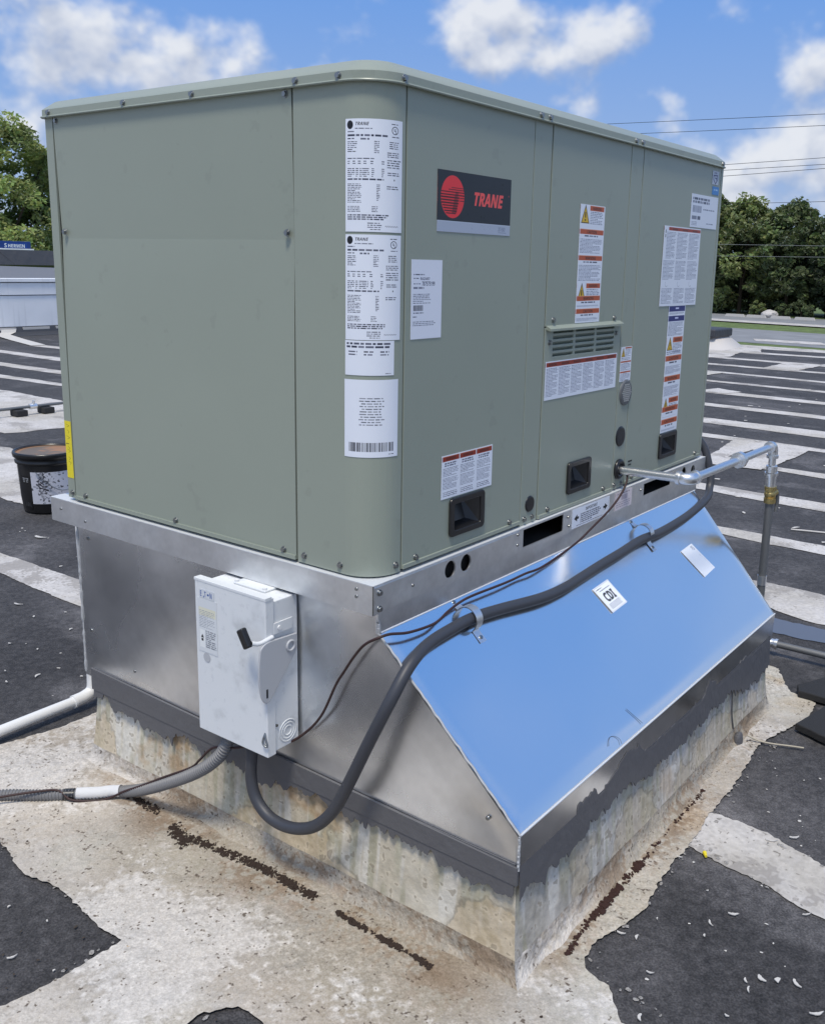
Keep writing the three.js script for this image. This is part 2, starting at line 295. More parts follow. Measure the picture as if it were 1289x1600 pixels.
function extrudeX(pts, x0, x1, bev = 0) {                  // outline in z, y
  const s = new THREE.Shape(pts.map((p) => new THREE.Vector2(-p[0], p[1])));
  const g = new THREE.ExtrudeGeometry(s, { depth: x1 - x0 - 2 * bev, bevelEnabled: bev > 0, bevelSize: bev, bevelThickness: bev, bevelOffset: -bev, bevelSegments: 2 });
  g.rotateY(Math.PI / 2); g.translate(x0 + bev, 0, 0); return uvBox(g);
}
function loft(rings, closed = true) {
  const n = rings[0].length, pos = [], idx = [];
  for (const r of rings) for (const p of r) pos.push(...p);
  for (let i = 0; i + 1 < rings.length; i++) for (let j = 0; j < (closed ? n : n - 1); j++) { const a = i * n + j, b = i * n + (j + 1) % n, c = a + n, d = b + n; idx.push(a, b, d, a, d, c); }
  const g = new THREE.BufferGeometry(); g.setAttribute('position', new THREE.Float32BufferAttribute(pos, 3)); g.setIndex(idx); g.computeVertexNormals(); return g;
}
const rectShape = (x0, x1, y0, y1, r = 0) => {
  const s = new THREE.Shape();
  if (!r) { s.moveTo(x0, y0); s.lineTo(x1, y0); s.lineTo(x1, y1); s.lineTo(x0, y1); s.closePath(); return s; }
  s.moveTo(x0 + r, y0); s.lineTo(x1 - r, y0); s.absarc(x1 - r, y0 + r, r, -Math.PI / 2, 0); s.lineTo(x1, y1 - r); s.absarc(x1 - r, y1 - r, r, 0, Math.PI / 2); s.lineTo(x0 + r, y1); s.absarc(x0 + r, y1 - r, r, Math.PI / 2, Math.PI); s.lineTo(x0, y0 + r); s.absarc(x0 + r, y0 + r, r, Math.PI, Math.PI * 1.5); return s;
};
const circ = (x, y, r) => { const p = new THREE.Path(); p.absarc(x, y, r, 0, Math.PI * 2, true); return p; };
function ragged(pts, step, amp, seed, open) {              // outline in x, z with a brushed, uneven edge
  const out = [], r = rng(seed); let k = seed * 3.7;
  for (let i = 0; i < pts.length; i++) {
    const a = pts[i], b = pts[(i + 1) % pts.length], l = Math.hypot(b[0] - a[0], b[1] - a[1]), n = Math.max(1, Math.min(500, Math.round(l / step))), nx = -(b[1] - a[1]) / l, nz = (b[0] - a[0]) / l;
    for (let j = 0; j < n; j++) {
      const t = j / n; k += step / 0.09; const d = (fbm3(k * 0.35, seed, 1, 4) - 0.5) * 3.2 * amp + (r() - 0.5) * amp * 0.45;
      out.push([a[0] + (b[0] - a[0]) * t + nx * d, a[1] + (b[1] - a[1]) * t + nz * d]);
    }
  }
  return out;
}
function sheetXZ(pts, y, holes = []) {
  const s = new THREE.Shape(pts.map((p) => new THREE.Vector2(p[0], -p[1]))); for (const h of holes) s.holes.push(new THREE.Path(h.map((p) => new THREE.Vector2(p[0], -p[1]))));
  const g = new THREE.ShapeGeometry(s); g.rotateX(-Math.PI / 2); g.translate(0, y, 0); return uvBox(g);
}

// ================================================================ SETTING
const EARTH = -4.0;
struct('ground', (() => { const g = new THREE.PlaneGeometry(1600, 1600); g.rotateX(-Math.PI / 2); g.translate(0, EARTH, 0); return uvBox(g); })(), M.grass);
const band = (x0, x1, y, k = -0.12) => sheetXZ([[x0 - k * 150, -150], [x1 - k * 150, -150], [x1 + k * 120, 120], [x0 + k * 120, 120]].map((p) => [p[0] + 34 * k * 1, p[1]]), y);
struct('road', band(76, 93.5, EARTH + 0.02), M.road);
struct('pavement', band(103, 107, EARTH + 0.12), M.concrete);
struct('parking_lot', band(107, 122, EARTH + 0.03), M.road);
struct('concrete_apron', sheetXZ(ragged([[77, -24.5], [79.5, -25.5], [80, -20], [77.2, -19]], 0.5, 0.2, 8), EARTH + 0.04), M.concrete);

const roof = struct('flat_roof', bx(-16, 19.9, EARTH - 0.2, 0, -17.6, 16), M.asphalt);
function strip(pts, y, step, amp, seed, mat = M.coat, name = 'seam_strip') { const m = shade(new THREE.Mesh(sheetXZ(ragged(pts, step, amp, seed), y), mat)); m.name = name; roof.add(m); return m; }
// seams run along z; each is [z, x, width] points
function seam(line, seed, step = 0.05, amp = 0.012) {
  const a = [], b = []; for (const [z, x, w] of line) { a.push([x - w / 2, z]); b.unshift([x + w / 2, z]); } return strip([...a, ...b], 0.004, step, amp, seed);
}
seam([[-16.8, 1.05, 0.16], [-3.5, 0.93, 0.17], [-2.6, 0.92, 0.24], [-1.5, 0.92, 0.2]], 11, 0.02);
seam([[0.5, 0.895, 0.17], [0.7, 0.87, 0.22], [0.92, 0.81, 0.22], [1.6, 0.76, 0.24], [4, 0.74, 0.2], [15, 0.8, 0.2]], 12, 0.012, 0.016);
strip([[2.5, -17], [1.78, -16], [1.75, -8], [1.68, -4.8], [1.66, -4.4], [1.8, -3.6], [2.5, -3.5], [2.62, -6.3], [2.5, -8]], 0.004, 0.04, 0.03, 13);
strip([[4.6, -17], [4.52, -9.5], [4.5, -8.4], [4.5, -6.2], [3.55, -6.1], [3.52, -6.95], [2.95, -7.05], [2.8, -9], [2.8, -17]], 0.004, 0.05, 0.03, 14);
seam([[-3, 3.15, 0.34], [-0.05, 3.16, 0.32], [0.3, 3.1, 0.45], [2, 3.1, 0.4], [15, 3.1, 0.3]], 15, 0.03, 0.02);
seam([[-3.5, 4.2, 0.16], [-0.65, 4.19, 0.16], [0, 4.16, 0.2], [15, 4.1, 0.2]], 16, 0.03, 0.014);
seam([[-16.5, 5.3, 0.2], [-11, 5.24, 0.2], [-9.7, 5.31, 0.17], [-1.1, 5.32, 0.22], [-0.3, 5.28, 0.25], [15, 5.3, 0.2]], 17, 0.04, 0.014);
seam([[-17, 6.0, 0.24], [-12.6, 6.02, 0.26], [-11, 6.05, 0.27], [-0.95, 6.4, 0.16], [-0.55, 6.38, 0.19], [15, 6.3, 0.2]], 18, 0.04, 0.014);
seam([[-17, 7.0, 0.28], [-14.4, 7.05, 0.26], [-12.5, 7.03, 0.3], [-2.1, 7.6, 0.22], [-0.9, 7.56, 0.19], [15, 7.5, 0.2]], 19, 0.04, 0.014);
seam([[-15.1, 8.1, 0.25], [-2.5, 8.55, 0.36], [-1.1, 8.5, 0.4], [15, 8.5, 0.3]], 20, 0.05, 0.016);
seam([[-16, 9.6, 0.2], [-2.9, 9.8, 0.24], [-1.45, 9.73, 0.27], [15, 9.7, 0.25]], 21, 0.05, 0.014);
seam([[-16, 10.9, 0.3], [-3.4, 11.08, 0.32], [-1.8, 11.0, 0.28], [15, 11, 0.25]], 22, 0.05, 0.016);
seam([[-16, 12.1, 0.2], [-3.85, 12.32, 0.2], [-2.1, 12.25, 0.21], [15, 12.2, 0.2]], 23, 0.05, 0.014);
seam([[-16, 13.4, 0.2], [-4.13, 13.65, 0.2], [-2.45, 13.5, 0.22], [15, 13.5, 0.2]], 24, 0.05, 0.014);
seam([[-16, 14.8, 0.2], [-4.83, 14.9, 0.26], [-2.8, 14.9, 0.24], [15, 14.9, 0.2]], 25, 0.06, 0.014);
seam([[-16, 16.2, 0.3], [-5.2, 16.3, 0.3], [-3.2, 16.23, 0.34], [15, 16.2, 0.3]], 26, 0.06, 0.014);
seam([[-16, 18.0, 0.3], [-5.2, 17.9, 0.4], [-3.65, 18.04, 0.32], [15, 18, 0.3]], 27, 0.06, 0.014);
strip([[19.0, -17], [19.88, -17], [19.88, 15], [19.35, 15], [19.1, -4.2], [18.9, -5.6]], 0.004, 0.08, 0.03, 28);
strip([[16.1, -6.6], [19.2, -6.8], [19.2, -5.3], [18.1, -4.95], [17.8, -5.25], [16.6, -5.1], [16.1, -5.3]], 0.008, 0.06, 0.04, 29);
strip([[14.9, -3.9], [16.2, -3.9], [16.2, -3.25], [14.9, -3.3]], 0.008, 0.06, 0.03, 30);
strip([[16.3, -3.3], [17.9, -3.0], [17.9, -2.6], [16.3, -2.9]], 0.008, 0.06, 0.03, 42);
strip([[13.1, -4.7], [13.6, -4.7], [13.6, -4.1], [13.05, -4.15]], 0.008, 0.05, 0.02, 31);
strip([[7.5, -1.72], [6.55, -1.63], [6.2, -1.5], [6.25, -1.05], [7.0, -1.0], [7.45, -1.0]], 0.008, 0.03, 0.02, 32, M.coat, 'coating_patch');
strip([[7.1, -1.42], [6.62, -1.47], [6.75, -1.36], [7.06, -1.33]], 0.012, 0.03, 0.012, 33, M.asphalt, 'coating_patch');
strip([[10.95, -3.5], [11.5, -3.4], [11.3, -3.0], [10.95, -3.1]], 0.008, 0.05, 0.02, 34, M.coat, 'coating_patch');
for (const [x, w, k] of [[-2.1, 0.2, 60], [-3.3, 0.3, 61], [-4.6, 0.2, 62], [-5.8, 0.22, 63], [-7.1, 0.35, 64], [-8.4, 0.2, 65], [-9.8, 0.25, 66], [-11.2, 0.2, 67], [-12.8, 0.3, 68]]) seam([[-16.5, x, w], [-4, x + 0.05, w], [4, x - 0.04, w * 1.1], [15, x, w]], k, 0.08, 0.016);
strip([[-5.6, -9], [-2.3, -9.2], [-2.2, 3.4], [-5.4, 3.2]], 0.0045, 0.08, 0.04, 72, M.coat, 'coating_patch');
// coating round the curb
strip([[-0.44, 5], [-0.43, -0.02], [-0.5, -0.07], [-3.0, -0.1], [-3.0, -0.43], [-0.75, -0.43], [-0.46, -0.41], [-0.43, -0.72], [-0.46, -0.84], [-0.40, -1.05], [-0.45, -1.32], [-3.0, -1.3], [-3.0, -1.66], [-0.15, -1.56], [0.05, -1.51], [0.35, -1.5], [1.95, -1.5], [2.28, -1.2], [2.22, 0.36], [2.03, 0.47], [1.98, 0.58], [1.82, 0.60], [1.62, 0.53], [1.5, 0.50], [1.02, 0.53], [0.45, 0.56], [0.25, 0.52], [0.17, 0.54], [0.15, 0.62], [0.07, 0.68], [0.06, 1.0], [0.10, 5]], 0.008, 0.012, 0.017, 36, M.nearCoat, 'coating_border');
strip([[2.66, -0.6], [2.84, -0.55], [2.80, 1.2], [2.66, 1.4], [2.62, 0.4]], 0.003, 0.03, 0.03, 40, Std({ color: rgb(0.10, 0.115, 0.15), roughness: 0.34 }), 'wet_patch');

// ---------------------------------------------------------------- far left: white parapet wall, higher roof, sign
{
  const w = thing('parapet_wall', [9, 0, -17.6], 'white clad wall with two horizontal joints across the left roof edge', 'wall');
  part(w, 'wall_panel', bx(-16, 19.9, 0.16, 0.80, -17.72, -17.52, 0.004), M.wall); part(w, 'wall_panel', bx(-16, 19.9, 0.815, 1.06, -17.72, -17.50, 0.004), M.wall); part(w, 'coping', bx(-16, 19.9, 1.075, 1.15, -17.75, -17.47, 0.01), M.wall);
  part(w, 'backing', bx(-15.9, 19.8, 0, 1.12, -17.9, -17.73), M.membrane);
  const term = []; for (let x = -15.5; x < 19.5; x += 0.75) term.push(bx(x, x + 0.6, 0.10, 0.15, -17.5, -17.465)); part(w, 'termination_bar', merge(term), M.chip);
  part(w, 'membrane_upstand', extrudeX([[-17.6, 0], [-17.6, 0.17], [-17.505, 0.17], [-17.44, 0.06], [-17.3, 0.02], [-17.1, 0.0045]], -16, 19.9), M.membrane);
  const lap = loft([[-0.16, 0.16].map((d) => [8.95 + d, 0.14, -17.48]), [-0.16, 0.16].map((d) => [8.9 + d, 0.065, -17.42]), [-0.16, 0.16].map((d) => [8.7 + d, 0.03, -17.28]), [-0.15, 0.15].map((d) => [8.45 + d, 0.012, -16.3]), [-0.14, 0.14].map((d) => [8.1 + d, 0.012, -15.0])], false);
  part(w, 'seam_flap', uvBox(toCreasedNormals(lap, 0.6)), M.chip);
}
struct('upper_roof', bx(-30, 21, EARTH, 1.12, -44, -17.95), M.grey);
{
  const p = thing('roof_parapet', [15, 1.12, -44], 'dark membrane parapet with slanting folds on the far upper roof', 'parapet');
  part(p, 'upstand', extrudeX([[-44.6, 1.0], [-44.6, 1.83], [-44.1, 1.84], [-43.6, 1.12]], -30, 30), M.membrane);
  for (let k = 0; k < 7; k++) part(p, 'fold', cyl([8 + k * 2.7, 1.10, -43.63], [7.4 + k * 2.7, 1.80, -44.08], 0.05, 0.04, 8), M.membrane);
  const s = thing('shop_building', [28, EARTH, -66], 'low grey shop building behind the dark parapet carrying the blue sign', 'building');
  part(s, 'wall', bx(14, 42, EARTH, 1.7, -72, -60.4), M.grey); part(s, 'roof_edge', bx(13.9, 42.1, 1.7, 1.86, -72.1, -60.3), M.wall);
  const g = thing('shop_sign', [30, 1.86, -60], 'blue sign board with white SHERWIN lettering above the dark parapet', 'sign');
  part(g, 'sign_board', bx(24, 34.8, 2.0, 2.46, -60.25, -60.05, 0.02), Std({ color: rgb(0.012, 0.05, 0.26), roughness: 0.4 }));
  part(g, 'sign_base', bx(24, 35.0, 1.86, 1.99, -60.3, -60.0, 0.02), M.wall);
  const tx = canvasTex(576, 128, (c, w, h) => { c.fillStyle = '#1d4aa0'; c.fillRect(0, 0, w, h); c.fillStyle = '#fff'; c.textBaseline = 'middle'; c.font = 'bold 130px sans-serif'; c.fillText('S', 6, 66, 80); c.font = 'bold 108px sans-serif'; c.fillText('HERWIN', 92, 74, 476); });
  const pl = new THREE.PlaneGeometry(1.62, 0.36); pl.translate(33.72, 2.19, -60.04); part(g, 'lettering', pl, Std({ map: tx, roughness: 0.5 }));
}
// ---------------------------------------------------------------- roof hatch, far right
{
  const h = thing('roof_hatch', [18.6, 0, -6.8], 'low black topped roof curb with pale base at the far right edge', 'roof hatch');
  part(h, 'hatch_base', loft([[[17.9, 0, -5.7], [19.2, 0, -5.7], [19.2, 0, -8.6], [17.9, 0, -8.6]], [[18.15, 0.26, -6.0], [18.95, 0.26, -6.0], [18.95, 0.26, -8.3], [18.15, 0.26, -8.3]]].map((r) => r.map((q) => q))), M.coat);
  part(h, 'hatch_lid', bx(18.0, 19.05, 0.24, 0.42, -8.4, -5.93, 0.04), M.membrane);
}

// ---------------------------------------------------------------- trees
function crownGeo(cx, y0, y1, cz, rw, seed, nClump, perClump, size, tint) {
  const r = rng(seed), pos = [], col = [], H2 = y1 - y0;
  for (let c = 0; c < nClump; c++) {
    const t = Math.pow(r(), 0.8), prof = Math.sin(Math.PI * clamp(0.12 + t * 0.86)) ** 0.6, a = r() * 6.283, rr = rw * prof * Math.sqrt(0.25 + 0.75 * r());
    const bxp = cx + Math.cos(a) * rr, bz = cz + Math.sin(a) * rr, by = y0 + t * H2 * 0.94 + (r() - 0.5) * 0.6, cr = (0.45 + r() * 0.95) * rw * 0.20, tone = 0.65 + r() * 0.7;
    for (let k = 0; k < perClump; k++) {
      const u = r() * 2 - 1, ph = r() * 6.283, q = Math.sqrt(1 - u * u), d = cr * (0.55 + 0.5 * r()), px = bxp + q * Math.cos(ph) * d, py = by + u * d * 0.75, pz = bz + q * Math.sin(ph) * d, s = size * (0.6 + 0.8 * r());
      const e = [(r() - 0.5), (r() - 0.5) * 0.7, (r() - 0.5)], f = [(r() - 0.5), (r() - 0.5) * 0.7, (r() - 0.5)], le = s / Math.hypot(...e), lf = s * 0.6 / Math.hypot(...f);
      const A = [px - e[0] * le, py - e[1] * le, pz - e[2] * le], C = [px + e[0] * le, py + e[1] * le, pz + e[2] * le], Bq = [px + f[0] * lf, py + f[1] * lf + s * 0.12, pz + f[2] * lf], D = [px - f[0] * lf, py - f[1] * lf + s * 0.12, pz - f[2] * lf];
      pos.push(...A, ...Bq, ...C, ...A, ...C, ...D); const v = tone * (0.75 + 0.5 * r()), yl = 0.85 + 0.4 * r();
      for (let i = 0; i < 6; i++) col.push(tint[0] * v * yl, tint[1] * v, tint[2] * v);
    }
  }
  const g = new THREE.BufferGeometry(); g.setAttribute('position', new THREE.Float32BufferAttribute(pos, 3)); g.setAttribute('color', new THREE.Float32BufferAttribute(col, 3)); g.computeVertexNormals(); return g;
}
function tree(x, z, h, rw, seed, label, tint, group, lowest = 0.06, leaf = 0.33, nc = 170, pc = 95) {
  const t = thing('tree', [x, EARTH, z], label, 'tree', group), r = rng(seed + 500);
  const limbs = [cyl([x, EARTH, z], [x + 0.1, EARTH + h * 0.45, z], 0.3, 0.2, 10)];
  for (let k = 0; k < 7; k++) { const a = r() * 6.283, y = EARTH + h * (0.2 + 0.3 * r()); limbs.push(cyl([x, y, z], [x + Math.cos(a) * rw * 0.6, y + h * (0.15 + 0.25 * r()), z + Math.sin(a) * rw * 0.6], 0.14, 0.04, 6)); }
  part(t, 'trunk', merge(limbs), M.trunk); part(t, 'crown', crownGeo(x, EARTH + h * lowest, EARTH + h, z, rw, seed, nc, pc, leaf, tint), M.leaf); return t;
}
const G1 = [0.10, 0.150, 0.040], G2 = [0.18, 0.235, 0.065], G3 = [0.05, 0.085, 0.025];
[[127, -49.5, 16.6, 5.8, 'dark green tree with a thin top twig just right of the rooftop unit', G1], [127, -43.6, 15.4, 6.0, 'yellow green broad tree, brightest crown right of the rooftop unit', G2], [127, -37.4, 14.6, 5.4, 'round topped mid green tree in the middle of the right tree row', G1], [129, -32.6, 13.0, 5.0, 'lower dark tree before the dip in the right tree row', G3], [126, -27.5, 14.6, 5.4, 'green tree at the right edge of the photograph behind the car park', G1], [126, -58, 13.5, 5, 'tree of the far row hidden mostly by the rooftop unit', G1], [127, -17, 12.8, 4.8, 'tree of the far row beyond the right picture edge', G2]]
  .forEach((a, i) => tree(a[0], a[1], a[2], a[3], 900 + i * 7, a[4], a[5], null));
[[133, -47, 12, 5, G3], [133, -39, 11.5, 5, G3], [133, -31, 10.5, 5, G3], [133, -23, 10.5, 5, G3]].forEach((a, i) => tree(a[0], a[1], a[2], a[3], 1300 + i, ['leftmost', 'second from left', 'third from left', 'rightmost'][i] + ' of the dark trees standing behind the front tree row', a[4], 'dark trees behind the right tree row', 0.0));
[[43.6, -78, 17.4, 5.2, 'tall pale green tree at the left picture edge beyond the blue sign', G2], [49.5, -80, 14.6, 4.6, 'darker lower tree between the tall left tree and the rooftop unit', G1], [38, -79, 17, 5.4, 'tree beyond the left picture edge behind the blue sign', G1], [55, -82, 14, 5, 'far left tree hidden mostly by the rooftop unit', G3]]
  .forEach((a, i) => tree(a[0], a[1], a[2], a[3], 1500 + i * 5, a[4], a[5].map((q) => q * 1.45), null, 0.1, 0.21, 150, 150));
{
  const shrub = (x, z, h, rw, seed, label, tint) => { const t = thing('shrub', [x, EARTH, z], label, 'shrub'); part(t, 'stem', cyl([x, EARTH, z], [x, EARTH + h * 0.5, z], 0.06, 0.04, 6), M.trunk); part(t, 'foliage', crownGeo(x, EARTH + 0.1, EARTH + h, z, rw, seed, 30, 60, 0.16, tint), M.leaf); };
  shrub(120.5, -38.9, 1.9, 1.0, 60, 'round bright green shrub left of the pale boulder', G2); shrub(121.5, -36.0, 1.5, 0.9, 61, 'small green shrub just right of the pale boulder', G1); shrub(121, -33.6, 2.0, 1.6, 62, 'wide dull green shrub nearest the right picture edge', G1);
  const bo = new THREE.IcosahedronGeometry(0.85, 3), p = bo.attributes.position; for (let i = 0; i < p.count; i++) { const k = 0.75 + 0.5 * fbm3(p.getX(i) * 1.4, p.getY(i) * 1.4, p.getZ(i) * 1.4, 3); p.setXYZ(i, p.getX(i) * k * 1.2, p.getY(i) * k * 0.75, p.getZ(i) * k * 1.2); } bo.computeVertexNormals(); bo.translate(119.5, EARTH + 0.35, -37.0);
  single('boulder', bo, M.concrete, 'pale grey boulder between the shrubs by the car park', 'boulder');
  [['leftmost', -40.6], ['second from left', -37.9], ['third from left', -34.9], ['rightmost', -32.0]].forEach(([w, z]) => single('parking_kerb', extrudeX([[z - 1.3, EARTH + 0.03], [z - 1.15, EARTH + 0.34], [z + 1.0, EARTH + 0.34], [z + 1.15, EARTH + 0.03]], 117.2, 117.6), M.chip, `${w} of the four low concrete parking kerbs in front of the shrubs`, 'parking kerb', 'parking kerbs before the trees'));
}
// ---------------------------------------------------------------- power lines
[[8.892, -21.707, 8.681, -11.727, 'topmost power line crossing the clouds at upper right'], [8.321, -19.905, 8.183, -11.676, 'second power line from the top at upper right'], [6.66, -16.13, 6.78, -11.53, 'upper line of the close bundle of three power lines'], [6.40, -16.1, 6.49, -11.5, 'middle line of the close bundle of three power lines'], [6.13, -16.08, 6.31, -11.48, 'lowest line of the close bundle of three power lines'], [4.825, -15.175, 4.845, -11.328, 'single power line just above the right tree tops'], [2.90, -16.07, 2.86, -11.07, 'upper of two power lines in front of the dark trees'], [2.342, -16.07, 2.354, -11.07, 'lower of two power lines in front of the dark trees']]
  .forEach(([y0, z0, y1, z1, label], i) => {
    const s = (y1 - y0) / (z1 - z0), at = (z) => y0 + s * (z - z0); const pts = []; for (let k = 0; k <= 8; k++) { const z = -45 + k * 10; pts.push([45, at(z) + 0.00035 * (z + 14) ** 2 * (i % 3 ? 1 : 0.6), z]); }
    single('power_line', tube(pts, 0.012, 60, 6), i > 5 ? Std({ color: rgb(0.20, 0.21, 0.22), roughness: 0.6 }) : M.blackMatte, label, 'power line', 'power lines along the road');
  });

// ================================================================ ROOF CURB
{
  const c = thing('roof_curb', [0.9, 0, -0.4], 'stained beige stucco roof curb under the galvanized metal hood', 'roof curb');
  const LOW = [[0.0, 0.075], [0.004, 0.058], [0.009, 0.046], [0.016, 0.037], [0.028, 0.030], [0.05, 0.0252], [0.058, 0.0238]], HIGH = [[0.050, 0.0245], [0.08, 0.02], [0.11, 0.017], [0.14, 0.015], [0.17, 0.012], [0.20, 0.01], [0.23, 0.008], [0.26, 0.005], [0.31, 0.0]];
  const plan = (rings, l) => { const g = loft(rings, false), n = rings[0].length, uv = new Float32Array(rings.length * n * 2); let arc = 0; for (let k = 0; k < rings.length; k++) { const m = n >> 1; if (k) arc += Math.hypot(rings[k][m][0] - rings[k - 1][m][0], rings[k][m][1] - rings[k - 1][m][1], rings[k][m][2] - rings[k - 1][m][2]); for (let q = 0; q < n; q++) { uv[(k * n + q) * 2] = arc - 0.15; uv[(k * n + q) * 2 + 1] = q / (n - 1) * l - 1.25; } } g.setAttribute('uv', new THREE.BufferAttribute(uv, 2)); return g; };
  const face = (a, b, seed, n, prof = HIGH) => {                       // between two top corners; battered, lumpy face with a soft flare at the foot
    const rings = [], l = Math.hypot(b[0] - a[0], b[1] - a[1]), tx = (b[0] - a[0]) / l, tz = (b[1] - a[1]) / l;
    for (const [y, o] of prof) {
      const r = []; for (let i = 0; i <= n; i++) {
        const t = i / n, s2 = -o + t * (l + 2 * o), damp = sstep(0, 0.03, t * l) * sstep(0, 0.03, (1 - t) * l);
        const k = o + damp * ((fbm3(t * l * 7 + seed, y * 9, seed, 4) - 0.5) * (y > 0.24 ? 0.002 : 0.014) + (y < 0.02 ? (fbm3(t * l * 9, seed, 4, 3) - 0.5) * 0.03 : 0));
        r.push([a[0] + tx * s2 - tz * k, y, a[1] + tz * s2 + tx * k]);
      } rings.push(r);
    }
    return prof === LOW ? plan(rings, l) : uvBox(loft(rings, false));
  };
  part(c, 'curb_wall', face([0.042, -1.205], [0.042, 0.40], 3, 240), M.curbLeft);
  part(c, 'curb_wall', face([0.042, 0.40], [1.80, 0.40], 8, 240), M.curbFront);
  part(c, 'curb_wall', face([1.80, 0.40], [1.80, -1.205], 13, 60), M.curbFront);
  part(c, 'curb_wall', face([1.80, -1.205], [0.042, -1.205], 17, 60), M.curbLeft);
  for (const [a, b, k] of [[[0.042, -1.205], [0.042, 0.40], 3], [[0.042, 0.40], [1.80, 0.40], 8], [[1.80, 0.40], [1.80, -1.205], 13]]) part(c, 'coating_flare', face(a, b, k, 260, LOW), M.nearCoat);
  part(c, 'curb_core', bx(0.06, 1.78, 0, 0.30, -1.19, 0.38), M.curbFront);
  // grey mastic brushed over the top of the curb, ragged lower edge
  const skirt = (len, y1, lows, seed) => {
    const pts = [[0, y1], [len, y1]], n = Math.round(len / 0.004), r = rng(seed); let drip = 0;
    for (let i = n; i >= 0; i--) { const s = i / n * len; if (r() < 0.05) drip = r() * 0.030; drip *= 0.80; let yl = 0; for (let k = 0; k + 1 < lows.length; k++) if (s >= lows[k][0] && s <= lows[k + 1][0]) yl = mix(lows[k][1], lows[k + 1][1], (s - lows[k][0]) / (lows[k + 1][0] - lows[k][0])); pts.push([s, yl + (fbm3(s * 26, seed, 2, 4) - 0.5) * 0.05 + (fbm3(s * 110, seed, 5, 3) - 0.5) * 0.026 - drip]); }
    return pts;
  };
  const kinks = (p, f) => { const s = new THREE.Shape(p.map((q) => new THREE.Vector2(q[0], q[1]))); const g = new THREE.ExtrudeGeometry(s, { depth: 0.003, bevelEnabled: false }); return f(g); };
  part(c, 'mastic_band', kinks(skirt(1.62, 0.305, [[0, 0.235], [0.06, 0.250], [0.10, 0.215], [0.3, 0.215], [0.5, 0.236], [0.74, 0.225], [0.8, 0.205], [0.9, 0.240], [1.2, 0.232], [1.62, 0.222]], 4), (g) => { g.rotateY(-Math.PI / 2); g.translate(0.0315, 0, -1.209); const p = g.attributes.position; for (let i = 0; i < p.count; i++) p.setX(i, p.getX(i) - (0.31 - p.getY(i)) * 0.065 - 0.006); return uvBox(g); }), M.mastic, 'dark grey mastic band with a brushed ragged lower edge');
  part(c, 'mastic_band', kinks(skirt(1.785, 0.30, [[0, 0.215], [0.25, 0.215], [0.5, 0.245], [0.7, 0.225], [0.95, 0.195], [1.15, 0.222], [1.4, 0.215], [1.6, 0.17], [1.785, 0.18]], 7), (g) => { g.translate(0.030, 0, 0.409); const p = g.attributes.position; for (let i = 0; i < p.count; i++) p.setZ(i, p.getZ(i) + (0.31 - p.getY(i)) * 0.065 + 0.006); return uvBox(g); }), M.mastic, 'dark grey mastic band with a brushed ragged lower edge');
  { const pts = [[0.3, 0.284]]; const r = rng(77); let st = 0; pts.unshift(); for (let i = 0; i <= 380; i++) { const x = 0.3 + i * 0.004; if (r() < 0.06) st = r() * 0.045; st *= 0.93; pts.push([x, 0.289 + Math.max(0, fbm3(x * 11, 3, 7, 4) - 0.50) * 0.16 + st * 0.7 * fbm3(x * 40, 1, 2, 2)]); } pts.push([1.82, 0.278]);
    const g = new THREE.ExtrudeGeometry(new THREE.Shape(pts.map((q) => new THREE.Vector2(q[0], q[1]))), { depth: 0.0012, bevelEnabled: false }); g.translate(0, 0, 0.4188); part(c, 'mastic_smear', uvBox(g), M.mastic, 'grey mastic brushed up over the lower metal lip'); }
  part(c, 'flashing_lap', extrudeX([[-1.215, 0.258], [-1.215, 0.330], [0.42, 0.300], [0.42, 0.255]].map((p) => p), 0.0165, 0.024), M.mastic);
  part(c, 'sealant_lump', (() => { const g = new THREE.IcosahedronGeometry(0.026, 3), p = g.attributes.position; for (let i = 0; i < p.count; i++) { const k = 0.7 + 0.7 * fbm3(p.getX(i) * 30, p.getY(i) * 30, p.getZ(i) * 30, 3); p.setXYZ(i, p.getX(i) * k * 0.7, p.getY(i) * k * 1.1, p.getZ(i) * k * 0.6); } g.computeVertexNormals(); g.translate(1.475, 0.020, 0.440); return g; })(), M.mastic);
  part(c, 'sealant_run', tube([[1.43, 0.24, 0.417], [1.436, 0.18, 0.418], [1.447, 0.12, 0.419], [1.462, 0.06, 0.424]], 0.0026, 24, 8), M.mastic);
}

